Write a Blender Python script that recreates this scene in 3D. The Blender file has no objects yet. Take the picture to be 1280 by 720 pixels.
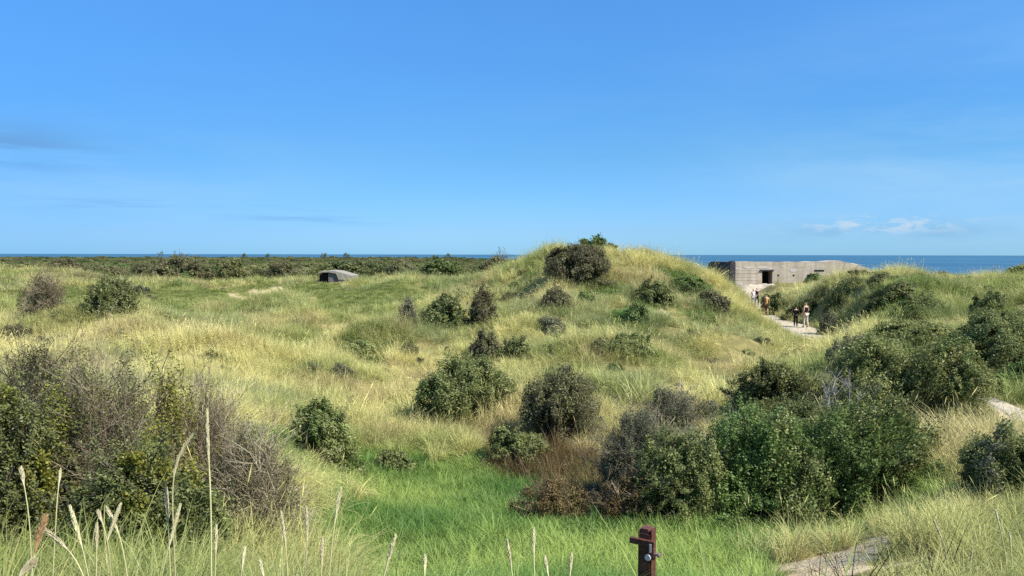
import bpy, bmesh, math, random
import numpy as np
from mathutils import Vector, Matrix, Euler

R = math.radians
sc = bpy.context.scene
COL = sc.collection

# ------------------------------------------------------------------ camera
EYE = 14.0                       # eye height above the sea
F = 950.0                        # focal length in photo pixels (1280 wide)
PITCH = math.atan((360 - 318.2) / F)
ROLL = R(0.10)
cam = bpy.data.cameras.new('camera')
cam.sensor_width = 36
cam.lens = 36 * F / 1280
cam.clip_start = 0.05
cam.clip_end = 300000
cob = bpy.data.objects.new('camera', cam)
cob.location = (0, 0, EYE)
cob.rotation_euler = (Matrix.Rotation(R(90) - PITCH, 3, 'X') @ Matrix.Rotation(ROLL, 3, 'Z')).to_euler()
COL.objects.link(cob)
sc.camera = cob

# ------------------------------------------------------------------ light
SUN_AZ = R(120)                  # clockwise from +Y (view direction)
SUN_EL = R(46)
sun = bpy.data.lights.new('sun', 'SUN')
sun.energy = 4.4
sun.angle = R(0.53)
sun.color = (1.0, 0.955, 0.88)
sob = bpy.data.objects.new('sun', sun)
sd = Vector((math.sin(SUN_AZ) * math.cos(SUN_EL), math.cos(SUN_AZ) * math.cos(SUN_EL), math.sin(SUN_EL)))
sob.rotation_euler = (-sd).to_track_quat('-Z', 'Y').to_euler()
sob.location = (0, 0, 60)
COL.objects.link(sob)

w = bpy.data.worlds.new('World')
sc.world = w
w.use_nodes = True
nt = w.node_tree
nt.nodes.clear()


def N(tree, typ, **kw):
    n = tree.nodes.new(typ)
    for k, v in kw.items():
        if k == 'inp':
            for kk, vv in v.items():
                n.inputs[kk].default_value = vv
        else:
            setattr(n, k, v)
    return n


def M(tree, op, a, b=None, c=None, clamp=False):
    n = tree.nodes.new('ShaderNodeMath')
    n.operation = op
    n.use_clamp = clamp
    for i, x in enumerate((a, b, c)):
        if x is None:
            continue
        if isinstance(x, (int, float)):
            n.inputs[i].default_value = x
        else:
            tree.links.new(x, n.inputs[i])
    return n.outputs[0]


def MIX(tree, fac, a, b, blend='MIX'):
    n = tree.nodes.new('ShaderNodeMix')
    n.data_type = 'RGBA'
    n.blend_type = blend
    for sock, x in ((n.inputs[0], fac), (n.inputs[6], a), (n.inputs[7], b)):
        if isinstance(x, (int, float)):
            sock.default_value = x
        elif isinstance(x, tuple):
            sock.default_value = (*x[:3], 1)
        else:
            tree.links.new(x, sock)
    return n.outputs[2]


sky = N(nt, 'ShaderNodeTexSky', sky_type='NISHITA', sun_disc=False, sun_elevation=SUN_EL, sun_rotation=SUN_AZ,
        altitude=0, air_density=1.0, dust_density=0.15, ozone_density=2.5)
geo = N(nt, 'ShaderNodeNewGeometry')
tc = N(nt, 'ShaderNodeTexCoord')
sep = N(nt, 'ShaderNodeSeparateXYZ')
nt.links.new(tc.outputs['Generated'], sep.inputs[0])
az = M(nt, 'MULTIPLY', M(nt, 'ARCTAN2', sep.outputs[0], sep.outputs[1]), 57.29578)
el = M(nt, 'MULTIPLY', M(nt, 'ARCSINE', sep.outputs[2]), 57.29578)
# colour trim: a clean marine sky (deeper blue, less yellow at the horizon); unseen overhead sky brightened as added fill
hs = N(nt, 'ShaderNodeHueSaturation', inp={'Hue': 0.5, 'Saturation': 1.12, 'Value': 1.0})
nt.links.new(sky.outputs[0], hs.inputs['Color'])
ramp = N(nt, 'ShaderNodeValToRGB')
els_ = ramp.color_ramp.elements
for _ in range(5):
    els_.new(0.5)
for e_, (p_, c_) in zip(els_, ((0.0, (.235, .505, 1.05)), (.0189, (.28, .495, .918)), (.079, (.30, .555, .79)), (.20, (.44, .78, 1.05)), (.222, (.46, .80, 1.06)), (.44, (1.75, 1.8, 1.65)), (1.0, (2.7, 2.5, 2.2)))):
    e_.position = p_
    e_.color = (*c_, 1)
nt.links.new(M(nt, 'DIVIDE', el, 90.0, clamp=True), ramp.inputs[0])
trim = ramp.outputs[0]
skyc = MIX(nt, 1.0, hs.outputs[0], trim, 'MULTIPLY')


def gauss2(a0, ra, e0, re):
    da = M(nt, 'DIVIDE', M(nt, 'SUBTRACT', az, a0), ra)
    de = M(nt, 'DIVIDE', M(nt, 'SUBTRACT', el, e0), re)
    q = M(nt, 'ADD', M(nt, 'MULTIPLY', da, da), M(nt, 'MULTIPLY', de, de))
    return M(nt, 'EXPONENT', M(nt, 'MULTIPLY', q, -1.0))


def cloud_noise(sa, se, seed, detail=5.0, rough=0.6):
    cb = N(nt, 'ShaderNodeCombineXYZ')
    nt.links.new(M(nt, 'MULTIPLY', az, sa), cb.inputs[0])
    nt.links.new(M(nt, 'MULTIPLY', el, se), cb.inputs[1])
    cb.inputs[2].default_value = seed
    nz = N(nt, 'ShaderNodeTexNoise', inp={'Scale': 1.0, 'Detail': detail, 'Roughness': rough})
    nt.links.new(cb.outputs[0], nz.inputs['Vector'])
    return nz.outputs['Fac']


def step(x, a, b):
    m = N(nt, 'ShaderNodeMapRange', interpolation_type='SMOOTHSTEP', inp={'From Min': a, 'From Max': b})
    nt.links.new(x, m.inputs[0])
    return m.outputs[0]


cur = MIX(nt, gauss2(-38, 26, 0.0, 13.0), skyc, MIX(nt, 1.0, skyc, (0.62, 0.70, 0.80), 'MULTIPLY'))
# veil of thin cirrus, brighter low on the right
veil = M(nt, 'MULTIPLY', step(cloud_noise(0.035, 0.16, 3.1), 0.36, 0.75), M(nt, 'ADD', gauss2(36, 22, 6, 7), M(nt, 'MULTIPLY', gauss2(-30, 18, 4, 5), 0.6)))
cur = MIX(nt, M(nt, 'MULTIPLY', veil, 0.8), cur, (1.97, 3.45, 4.9))
# grey-blue streaks on the left
st = M(nt, 'MULTIPLY', step(cloud_noise(0.10, 1.1, 7.7), 0.34, 0.62), gauss2(-33.2, 4.6, 6.7, 1.35))
cur = MIX(nt, M(nt, 'MULTIPLY', st, 0.85), cur, (0.78, 1.95, 3.85))
st = M(nt, 'MULTIPLY', step(cloud_noise(0.12, 1.6, 2.2), 0.42, 0.66), M(nt, 'ADD', gauss2(-15.0, 5.0, 2.6, 0.45), gauss2(-26, 9.0, 3.2, 0.5)))
cur = MIX(nt, M(nt, 'MULTIPLY', st, 0.5), cur, (1.0, 2.35, 4.2))
# low bank and the small cumulus over the sea on the right
st = M(nt, 'MULTIPLY', step(cloud_noise(0.22, 0.9, 9.4), 0.36, 0.66), gauss2(26.0, 7.0, 1.55, 0.62))
cur = MIX(nt, M(nt, 'MULTIPLY', st, 0.75), cur, (1.35, 2.65, 4.1))
st = M(nt, 'MULTIPLY', step(cloud_noise(0.75, 2.2, 5.3, 6.0, 0.58), 0.46, 0.62), gauss2(25.8, 5.0, 2.05, 0.5))
cur = MIX(nt, M(nt, 'MULTIPLY', st, 1.0), cur, (2.9, 3.75, 4.6))
bg = N(nt, 'ShaderNodeBackground', inp={'Strength': 0.10})
nt.links.new(cur, bg.inputs[0])
wo = N(nt, 'ShaderNodeOutputWorld')
nt.links.new(bg.outputs[0], wo.inputs[0])

sc.view_settings.view_transform = 'Standard'
sc.view_settings.look = 'None'
sc.view_settings.exposure = 0.93
sc.view_settings.gamma = 1.0
sc.view_settings.use_curve_mapping = False
sc.render.engine = 'CYCLES'
sc.cycles.max_bounces = 5
sc.cycles.diffuse_bounces = 3
sc.cycles.glossy_bounces = 2
sc.cycles.transmission_bounces = 4
sc.cycles.use_denoising = False
sc.cycles.pixel_filter_type = 'BLACKMAN_HARRIS'
sc.cycles.filter_width = 1.5

# ------------------------------------------------------------------ helpers
rng = np.random.default_rng(7)
random.seed(7)


def hash2(ix, iy, seed):
    h = (ix.astype(np.int64) * 374761393 + iy.astype(np.int64) * 668265263 + seed * 974634777) & 0xffffffff
    h = ((h ^ (h >> 13)) * 1274126177) & 0xffffffff
    h = h ^ (h >> 16)
    return (h & 0xffffff) / float(0xffffff)


def vnoise(x, y, seed=0):
    x = np.asarray(x, float); y = np.asarray(y, float)
    ix = np.floor(x); iy = np.floor(y)
    fx = x - ix; fy = y - iy
    fx = fx * fx * (3 - 2 * fx); fy = fy * fy * (3 - 2 * fy)
    ix = ix.astype(np.int64); iy = iy.astype(np.int64)
    a = hash2(ix, iy, seed); b = hash2(ix + 1, iy, seed); c = hash2(ix, iy + 1, seed); d = hash2(ix + 1, iy + 1, seed)
    return (a * (1 - fx) + b * fx) * (1 - fy) + (c * (1 - fx) + d * fx) * fy


def fbm(x, y, scale, seed=0, octv=4):
    s = 0; a = 0.5; t = 0
    for i in range(octv):
        s = s + a * vnoise(x / scale + 17.3 * i, y / scale - 9.1 * i, seed + i)
        t += a; a *= 0.5; scale *= 0.5
    return s / t


def sstep(x, a, b):
    t = np.clip((x - a) / (b - a), 0, 1)
    return t * t * (3 - 2 * t)


def ray(u, v):
    """direction through photo pixel (u, v), scaled so that y = 1"""
    X = (u - 640.0) / F; Y = -(v - 360.0) / F
    c, s = math.cos(ROLL), math.sin(ROLL)
    X, Y = X * c - Y * s, X * s + Y * c
    cp, sp = math.cos(PITCH), math.sin(PITCH)
    x = X; y = cp + sp * Y; z = -sp + cp * Y
    return x / y, z / y


# ------------------------------------------------------------------ terrain as a function
# ground control points: (photo column, photo row of the bare ground, distance)
PV = [
    # hollow with lush grass
    (550, 720, 9.5), (550, 640, 14), (550, 580, 18.5), (430, 600, 16.5), (450, 540, 22.5), (700, 720, 9.3), (700, 650, 13.6), (430, 690, 11),
    (640, 610, 16), (800, 640, 14.2),
    # middle slope of yellow grass
    (400, 480, 28), (400, 440, 35), (400, 400, 45), (450, 372, 56), (540, 372, 56), (560, 420, 38), (480, 420, 39), (300, 440, 33), (300, 410, 41),
    # crest by the small bunker
    (430, 354, 73), (380, 357, 71), (500, 350, 78), (560, 350, 78), (320, 372, 62), (470, 353, 74),
    # left grass flat and rim
    (20, 347, 70), (60, 350, 68), (120, 356, 66), (180, 360, 66), (260, 361, 68), (330, 356, 70), (50, 392, 48), (145, 398, 46), (260, 392, 48),
    (220, 372, 57), (320, 385, 51), (20, 372, 56), (100, 415, 38), (200, 425, 35), (20, 425, 35), (230, 455, 28), (100, 455, 28), (0, 470, 26), (-200, 440, 32),
    (-200, 380, 50), (-200, 352, 70), (250, 490, 23),
    # ground under the left thicket
    (100, 700, 7.9), (200, 700, 8.2), (20, 700, 7.6), (330, 685, 9.6), (330, 600, 12.5), (-150, 690, 8), (300, 525, 19), (120, 520, 18), (100, 590, 12.5), (380, 560, 18), (-150, 540, 16),
    # the dune hill
    (740, 350, 51), (740, 385, 44), (740, 420, 37), (740, 460, 30), (735, 500, 24.5), (730, 318, 58), (690, 318, 58.5), (650, 329, 60), (770, 317, 58), (800, 323, 58), (840, 331, 58),
    (880, 347, 58), (912, 361, 59), (935, 380, 58), (950, 398, 54), (620, 350, 66), (590, 365, 60), (640, 365, 54), (660, 400, 43), (630, 440, 34), (580, 530, 24), (580, 480, 29),
    (850, 380, 48), (830, 355, 51), (800, 400, 42), (900, 385, 50), (700, 540, 21.5), (870, 425, 41),
    # path valley
    (1000, 410, 50), (972, 398, 55), (948, 381, 67), (940, 364, 84), (1035, 428, 44), (1060, 432, 43), (960, 422, 44), (900, 450, 35.5), (860, 480, 28.5), (960, 470, 29), (1000, 520, 22), (900, 520, 22.5),
    (800, 520, 22.5),
    # in front of the bunker
    (965, 358, 86), (1010, 356, 86), (1060, 352, 84), (915, 362, 84),
    # hedge ground
    (850, 640, 14), (1000, 645, 14), (1100, 640, 14), (1000, 580, 17.5), (1120, 560, 17.5),
    # right dune
    (1010, 359, 54), (1060, 354, 50), (1100, 350, 48), (1150, 347, 47), (1200, 348, 47), (1230, 355, 49), (1252, 361, 52), (1280, 352, 46), (1350, 340, 45), (1500, 340, 45),
    (1040, 375, 49), (1100, 377, 41.5), (1180, 394, 37.5), (1050, 390, 46), (1100, 403, 36.5), (1040, 412, 45), (1230, 380, 40), (1270, 400, 34), (1130, 520, 20.5), (1130, 430, 30), (1190, 460, 25.5),
    (1250, 470, 24), (1260, 510, 20.5), (1350, 520, 19), (1400, 430, 28),
    # right foreground
    (1200, 600, 12.3), (1200, 545, 16.5), (1245, 615, 12.4), (1200, 680, 8.3), (1200, 720, 6.7), (1100, 655, 12), (1060, 700, 8.8), (900, 690, 10.8), (900, 720, 9.2), (1000, 720, 8), (1350, 620, 10), (1350, 700, 6.8),
    (1110, 600, 14.8),
]
# far control points: (column, distance, height relative to the eye)
PD = []
for uu in (-350, -50, 150, 300, 450, 560):
    PD += [(uu, 92, -3.5), (uu, 120, -4.1), (uu, 200, -4.8), (uu, 450, -6.4), (uu, 1100, -8.6), (uu, 2400, -11.0)]
for uu in (640, 700):
    PD += [(uu, 75, -3.4), (uu, 120, -5.6), (uu, 200, -6.5), (uu, 450, -7.5), (uu, 1100, -9.5), (uu, 2400, -12.0)]
for uu in (800, 900):
    PD += [(uu, 72, -3.6), (uu, 100, -4.4), (uu, 125, -7.5), (uu, 200, -11.0), (uu, 450, -12.2), (uu, 1100, -12.8)]
for uu in (1000, 1150, 1280, 1450, 1650):
    PD += [(uu, 66, -3.8), (uu, 100, -4.6), (uu, 125, -8.0), (uu, 180, -12.0), (uu, 450, -14.5), (uu, 1100, -16)]
# the viewer's own dune
for uu in (-350, -50, 200, 450, 640, 850, 1050, 1280, 1500):
    PD += [(uu, 0.8, -1.66), (uu, 2.0, -1.74), (uu, 3.0, -1.92)]
for uu in (-350, -50, 200, 450, 640, 850, 1050):
    PD += [(uu, 4.0, -2.12)]
for uu in (1200, 1500):
    PD += [(uu, 4.0, -2.0)]

pu, pd_, pz = [], [], []
for (u, v, d) in PV:
    x, z = ray(u, v)
    pu.append(x * F + 640); pd_.append(d); pz.append(z * d)
for (u, d, z) in PD:
    pu.append(u); pd_.append(d); pz.append(z)
pu = np.array(pu); pd_ = np.array(pd_); pz = np.array(pz)
S1, S2, C2 = 1 / 105.0, 4.2, 0.5 ** 2
pa = np.stack([(pu - 640) * S1, np.log(pd_) * S2], 1)
K = np.sqrt(((pa[:, None] - pa[None]) ** 2).sum(-1) + C2)
n_ = len(pa)
Pm = np.concatenate([np.ones((n_, 1)), pa], 1)
A = np.block([[K - 0.06 * np.eye(n_), Pm], [Pm.T, np.zeros((3, 3))]])
sol = np.linalg.solve(A, np.concatenate([pz, np.zeros(3)]))
RW, RP = sol[:n_], sol[n_:]


def coast(u):
    lu = np.interp(u, [-400, 100, 330, 560, 650, 760, 850, 920, 1600], np.log([3200, 2700, 2700, 3300, 1500, 600, 260, 190, 170]))
    return np.exp(lu)


def at(u, v, d):
    x, z = ray(u, v)
    return Vector((x * d, d, 0))


def path_strip(pts, widths, n=90):
    """polyline of points on the trodden surface -> smooth centre line, widths and heights"""
    P = np.array([[p.x, p.y] for p in pts]); s = np.concatenate([[0], np.cumsum(np.linalg.norm(np.diff(P, axis=0), axis=1))])
    q = np.linspace(0, s[-1], n)
    xs = np.interp(q, s, P[:, 0]); ys = np.interp(q, s, P[:, 1]); ws = np.interp(q, s, widths); zs = np.interp(q, s, [p.z for p in pts])
    k = np.ones(7) / 7
    for _ in range(2):
        xp = np.pad(xs, 3, mode='edge'); yp = np.pad(ys, 3, mode='edge')
        xs2 = np.convolve(xp, k, 'valid'); ys2 = np.convolve(yp, k, 'valid')
        xs2[0], xs2[-1], ys2[0], ys2[-1] = xs[0], xs[-1], ys[0], ys[-1]
        xs, ys = xs2, ys2
    return xs, ys, ws, zs


def on_ray(u, v, d):
    x, z = ray(u, v)
    return Vector((x * d, d, z * d))


PATH_A = path_strip([on_ray(925, 360, 92), on_ray(939, 369, 82), on_ray(946, 386, 67), on_ray(960, 397, 57), on_ray(992, 409, 50.5), on_ray(1020, 420, 46.5), on_ray(1036, 428, 44.5), on_ray(1048, 433, 43)],
                    [1.2, 1.2, 1.2, 1.7, 2.5, 2.3, 1.7, 1.1])
PATH_B = path_strip([on_ray(1205, 489, 24), on_ray(1240, 501, 21), on_ray(1262, 512, 19.5), on_ray(1285, 526, 18), on_ray(1320, 546, 16.3), on_ray(1400, 600, 12)], [.6, .6, .6, .6, .6, .7], 60)


MOUNDS = []
for (mu, md, mr, mh) in ((350, 47, 3.6, .75), (395, 42, 3.0, .55), (95, 37, 4.0, .7), (215, 39, 3.2, .5), (470, 36, 3.0, .6), (560, 41, 2.6, .6), (640, 37, 2.4, .6), (690, 43, 2.6, .55), (800, 41, 2.8, .6), (860, 38, 2.6, .5),
                         (300, 31, 2.6, .5), (420, 29, 2.4, .5), (770, 31, 2.2, .45), (930, 39, 2.0, .4), (1120, 41, 2.6, .5), (1200, 42, 2.6, .5), (710, 50, 2.4, .5), (590, 52, 3.0, .6), (340, 64, 3.0, .5), (500, 62, 3.2, .5)):
    MOUNDS.append(((mu - 640) / F * md, md, mr, mh))


def height(x, y):
    """ground height (world z) at (x, y)"""
    x = np.atleast_1d(np.asarray(x, float)); y = np.atleast_1d(np.asarray(y, float))
    azi = np.arctan2(x, y)
    t = np.tan(np.clip(azi, -R(48), R(48)))
    u = 640 + F * t
    d = np.where(np.abs(azi) < R(48), y, np.hypot(x, y) * math.cos(R(48)))
    d = np.maximum(d, 0.7)
    a1 = (u - 640) * S1; a2 = np.log(d) * S2
    z = np.empty_like(d)
    for i in range(0, len(d), 40000):
        s = slice(i, i + 40000)
        k = np.sqrt((a1[s, None] - pa[None, :, 0]) ** 2 + (a2[s, None] - pa[None, :, 1]) ** 2 + C2)
        z[s] = k @ RW + RP[0] + RP[1] * a1[s] + RP[2] * a2[s]
    amp = np.interp(np.log(d), np.log([1, 6, 20, 60, 150, 3000]), [0.02, 0.09, 0.36, 0.62, 0.6, 0.4])
    z = z + amp * (fbm(x, y, 5.5, 11, 3) - 0.5) * 1.5 + 0.35 * amp * (fbm(x, y, 1.3, 31, 2) - 0.5)
    wx = x + 3.0 * (fbm(x, y, 7.0, 43, 2) - .5); wy = y + 3.0 * (fbm(x, y, 7.0, 47, 2) - .5)
    rdg = (1 - np.abs(2 * vnoise(wx / 6.5, wy / 8.5, 51) - 1)) ** 1.6
    z = z + 1.05 * amp * (rdg - 0.45) * sstep(d, 20, 28)
    for (mx, my, mr, mh) in MOUNDS:
        q_ = ((x - mx) / mr) ** 2 + ((y - my) / (mr * 0.8)) ** 2
        z = z + 1.35 * mh * np.exp(-q_ * 1.6)
    near_path = (y > 10) & (y < 95) & (x > 4) & (x < 32)
    if near_path.any():
        qx, qy = x[near_path], y[near_path]
        best = np.full(len(qx), 99.0); bz = np.zeros(len(qx))
        for px, py, pw, pz0 in list(zip(*PATH_A)) + list(zip(*PATH_B)):
            dd_ = np.hypot(qx - px, qy - py) - pw * 0.5
            m_ = dd_ < best
            best[m_] = dd_[m_]; bz[m_] = pz0
        f_ = 1 - sstep(best, 0.1, 1.9 + 1.3 * (qx > qy * 0.36))
        z[near_path] = z[near_path] * (1 - f_) + bz * f_
    far = sstep(np.log(d), math.log(90), math.log(200))
    z = z + far * (fbm(x, y, 60, 5, 3) - 0.5) * 1.6
    dc = coast(u)
    s = sstep(d / dc, 0.75, 1.15)
    z = z * (1 - s) + (-17.0) * s
    back = sstep(np.abs(azi), R(60), R(100))
    z = z * (1 - back) + (-1.7 - 0.02 * np.minimum(np.hypot(x, y), 60)) * back
    return z + EYE


def hit(u, v, d0=3.5, d1=400.0):
    """world point where the ray through photo pixel (u, v) first meets the ground"""
    sx, sz = ray(u, v)
    d = np.exp(np.linspace(math.log(d0), math.log(d1), 700))
    g = height(sx * d, d) - EYE - sz * d
    i = int(np.argmax(g > 0)) if (g > 0).any() else len(d) - 1
    dd = d[i]
    return Vector((sx * dd, dd, float(height(sx * dd, dd)[0])))


def gz(x, y):
    return float(height(x, y)[0])


# ------------------------------------------------------------------ materials
MATS = {}


def principled(name, base=(0.5, 0.5, 0.5), rough=0.8, spec=0.2, metal=0.0):
    m = bpy.data.materials.new(name)
    m.use_nodes = True
    b = m.node_tree.nodes['Principled BSDF']
    b.inputs['Base Color'].default_value = (*base, 1)
    b.inputs['Roughness'].default_value = rough
    b.inputs['Specular IOR Level'].default_value = spec
    b.inputs['Metallic'].default_value = metal
    return m, m.node_tree, b


def noisy(name, c1, c2, scale=8.0, rough=0.85, spec=0.15, metal=0.0, bump=0.0, detail=5.0, c3=None, stretch=(1, 1, 1)):
    m, t, b = principled(name, c1, rough, spec, metal)
    tcn = N(t, 'ShaderNodeTexCoord')
    mp = N(t, 'ShaderNodeMapping')
    mp.inputs['Scale'].default_value = stretch
    t.links.new(tcn.outputs['Object'], mp.inputs[0])
    nz = N(t, 'ShaderNodeTexNoise', inp={'Scale': scale, 'Detail': detail, 'Roughness': 0.65})
    t.links.new(mp.outputs[0], nz.inputs['Vector'])
    rp = N(t, 'ShaderNodeValToRGB')
    rp.color_ramp.elements[0].position = 0.32
    rp.color_ramp.elements[1].position = 0.68
    rp.color_ramp.elements[0].color = (*c1, 1)
    rp.color_ramp.elements[1].color = (*c2, 1)
    if c3:
        e = rp.color_ramp.elements.new(0.85)
        e.color = (*c3, 1)
    t.links.new(nz.outputs['Fac'], rp.inputs[0])
    t.links.new(rp.outputs[0], b.inputs['Base Color'])
    if bump:
        bp = N(t, 'ShaderNodeBump', inp={'Strength': bump, 'Distance': 0.05})
        t.links.new(nz.outputs['Fac'], bp.inputs['Height'])
        t.links.new(bp.outputs[0], b.inputs['Normal'])
    return m


def leaf_material(name, ramp, transl=0.3, inst=False, rough=0.6, spec=0.25):
    """ramp over the per-leaf attribute 'tint'; grass also takes the colour of its tuft"""
    m = bpy.data.materials.new(name)
    m.use_nodes = True
    t = m.node_tree
    t.nodes.clear()
    at = N(t, 'ShaderNodeAttribute', attribute_name='tint', attribute_type='GEOMETRY')
    rp = N(t, 'ShaderNodeValToRGB')
    els = rp.color_ramp.elements
    for i, c in enumerate(ramp):
        p = i / max(1, len(ramp) - 1)
        e = els[i] if i < 2 else els.new(p)
        e.position = p
        e.color = (*c, 1)
    if len(ramp) > 2:                      # keep order
        for i, e in enumerate(sorted(els, key=lambda q: q.position)):
            e.color = (*ramp[i], 1)
    els[0].position = 0
    t.links.new(at.outputs['Fac'], rp.inputs[0])
    c = rp.outputs[0]
    if inst:
        ia = N(t, 'ShaderNodeAttribute', attribute_name='icol', attribute_type='INSTANCER')
        c = MIX(t, 1.0, c, ia.outputs['Color'], 'MULTIPLY')
    else:
        oi = N(t, 'ShaderNodeObjectInfo')
        hv = N(t, 'ShaderNodeHueSaturation')
        t.links.new(c, hv.inputs['Color'])
        t.links.new(M(t, 'ADD', M(t, 'MULTIPLY', oi.outputs['Random'], 0.30), 0.86), hv.inputs['Value'])
        t.links.new(M(t, 'ADD', M(t, 'MULTIPLY', oi.outputs['Random'], 0.02), 0.49), hv.inputs['Hue'])
        c = hv.outputs[0]
    df = N(t, 'ShaderNodeBsdfDiffuse')
    tl = N(t, 'ShaderNodeBsdfTranslucent')
    t.links.new(c, df.inputs[0]); t.links.new(c, tl.inputs[0])
    ms = N(t, 'ShaderNodeMixShader', inp={0: transl})
    t.links.new(df.outputs[0], ms.inputs[1]); t.links.new(tl.outputs[0], ms.inputs[2])
    gl = N(t, 'ShaderNodeBsdfGlossy', inp={'Roughness': 0.45, 'Color': (1, 1, 1, 1)})
    m2 = N(t, 'ShaderNodeMixShader', inp={0: 0.012})
    t.links.new(ms.outputs[0], m2.inputs[1]); t.links.new(gl.outputs[0], m2.inputs[2])
    o = N(t, 'ShaderNodeOutputMaterial')
    t.links.new(m2.outputs[0], o.inputs[0])
    return m


# ------------------------------------------------------------------ mesh / object helpers
def mesh_obj(name, verts, faces, mat=None, parent=None, attrs=None, smooth=False, cattrs=None):
    """faces: (n, k) int array, or a list of such arrays"""
    me = bpy.data.meshes.new(name)
    verts = np.ascontiguousarray(verts, dtype=np.float32)
    fl = faces if isinstance(faces, list) else [faces]
    fl = [np.asarray(f, dtype=np.int32) for f in fl if len(f)]
    me.vertices.add(len(verts))
    me.vertices.foreach_set('co', verts.ravel())
    idx = np.concatenate([f.ravel() for f in fl])
    tot = np.concatenate([np.full(len(f), f.shape[1], np.int32) for f in fl])
    st_ = np.concatenate([[0], np.cumsum(tot)[:-1]]).astype(np.int32)
    me.loops.add(len(idx))
    me.loops.foreach_set('vertex_index', idx)
    me.polygons.add(len(tot))
    me.polygons.foreach_set('loop_start', st_)
    me.polygons.foreach_set('loop_total', tot)
    if smooth:
        me.polygons.foreach_set('use_smooth', np.ones(len(tot), bool))
    for k, a in (attrs or {}).items():
        at = me.attributes.new(k, 'FLOAT', 'POINT')
        at.data.foreach_set('value', np.ascontiguousarray(a, dtype=np.float32))
    for k, a in (cattrs or {}).items():
        at = me.attributes.new(k, 'FLOAT_COLOR', 'POINT')
        at.data.foreach_set('color', np.ascontiguousarray(a, dtype=np.float32).ravel())
    me.update(calc_edges=True)
    if mat:
        me.materials.append(mat)
    o = bpy.data.objects.new(name, me)
    COL.objects.link(o)
    if parent:
        o.parent = parent
    return o


def bm_obj(name, bm, mat, parent=None, smooth=False, bevel=0.0):
    me = bpy.data.meshes.new(name)
    bm.normal_update()
    bm.to_mesh(me)
    bm.free()
    if mat:
        me.materials.append(mat)
    if smooth:
        for p in me.polygons:
            p.use_smooth = True
    o = bpy.data.objects.new(name, me)
    COL.objects.link(o)
    if parent:
        o.parent = parent
    if bevel:
        b = o.modifiers.new('bevel', 'BEVEL')
        b.width = bevel; b.segments = 2; b.limit_method = 'ANGLE'
    return o


def tag(o, label=None, cat=None, group=None, kind=None):
    if label: o['label'] = label
    if cat: o['category'] = cat
    if group: o['group'] = group
    if kind: o['kind'] = kind
    return o


def empty(name, loc, rz=0.0, label=None, cat=None, group=None):
    o = bpy.data.objects.new(name, None)
    o.location = loc
    o.rotation_euler = (0, 0, rz)
    o.empty_display_size = 0.2
    COL.objects.link(o)
    return tag(o, label, cat, group)


def box_bm(bm, x0, x1, y0, y1, z0, z1):
    vs = [bm.verts.new(p) for p in ((x0, y0, z0), (x1, y0, z0), (x1, y1, z0), (x0, y1, z0), (x0, y0, z1), (x1, y0, z1), (x1, y1, z1), (x0, y1, z1))]
    for f in ((3, 2, 1, 0), (4, 5, 6, 7), (0, 1, 5, 4), (1, 2, 6, 5), (2, 3, 7, 6), (3, 0, 4, 7)):
        bm.faces.new([vs[i] for i in f])


def prism_bm(bm, pts, axis, a0, a1):
    """extrude a 2D outline along axis ('x': pts are (y, z); 'y': pts are (x, z))"""
    mk = (lambda p, a: (a, p[0], p[1])) if axis == 'x' else (lambda p, a: (p[0], a, p[1]))
    A_ = [bm.verts.new(mk(p, a0)) for p in pts]
    B_ = [bm.verts.new(mk(p, a1)) for p in pts]
    n = len(pts)
    bm.faces.new(A_); bm.faces.new(B_[::-1])
    for i in range(n):
        j = (i + 1) % n
        bm.faces.new((A_[j], A_[i], B_[i], B_[j]))
    bmesh.ops.recalc_face_normals(bm, faces=bm.faces)


def segs_mesh(P0, P1, R0, R1, T=None, k=3):
    """tapered k-sided prisms between point pairs"""
    P0 = np.asarray(P0, float); P1 = np.asarray(P1, float); R0 = np.asarray(R0, float); R1 = np.asarray(R1, float)
    d = P1 - P0
    L = np.linalg.norm(d, axis=1, keepdims=True) + 1e-9
    d = d / L
    up = np.where(np.abs(d[:, 2:3]) > 0.9, np.array([[1.0, 0, 0]]), np.array([[0, 0, 1.0]]))
    s = np.cross(d, up); s /= np.linalg.norm(s, axis=1, keepdims=True)
    t = np.cross(d, s)
    n = len(P0)
    V = np.empty((n, 2 * k, 3))
    for i in range(k):
        a = 2 * math.pi * i / k
        off = s * math.cos(a) + t * math.sin(a)
        V[:, i] = P0 + off * R0[:, None]
        V[:, k + i] = P1 + off * R1[:, None]
    base = (np.arange(n) * 2 * k)[:, None]
    Fc = np.concatenate([base + np.array([[i, (i + 1) % k, k + (i + 1) % k, k + i]]) for i in range(k)], 0)
    tint = np.repeat(T if T is not None else np.full(n, 0.5), 2 * k)
    return V.reshape(-1, 3), Fc, tint


def leaves_mesh(C, Nrm, L, Wd, rg):
    n = len(C)
    r = rg.normal(size=(n, 3))
    t = np.cross(Nrm, r); t /= np.linalg.norm(t, axis=1, keepdims=True) + 1e-9
    s = np.cross(Nrm, t)
    L = L[:, None] * 0.5; Wd = Wd[:, None] * 0.5
    V = np.empty((n, 4, 3))
    V[:, 0] = C - t * L; V[:, 1] = C + s * Wd + t * L * 0.1; V[:, 2] = C + t * L; V[:, 3] = C - s * Wd + t * L * 0.1
    Fc = np.arange(n * 4).reshape(n, 4)
    return V.reshape(-1, 3), Fc


def unit(v):
    return v / (np.linalg.norm(v, axis=-1, keepdims=True) + 1e-9)


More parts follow.
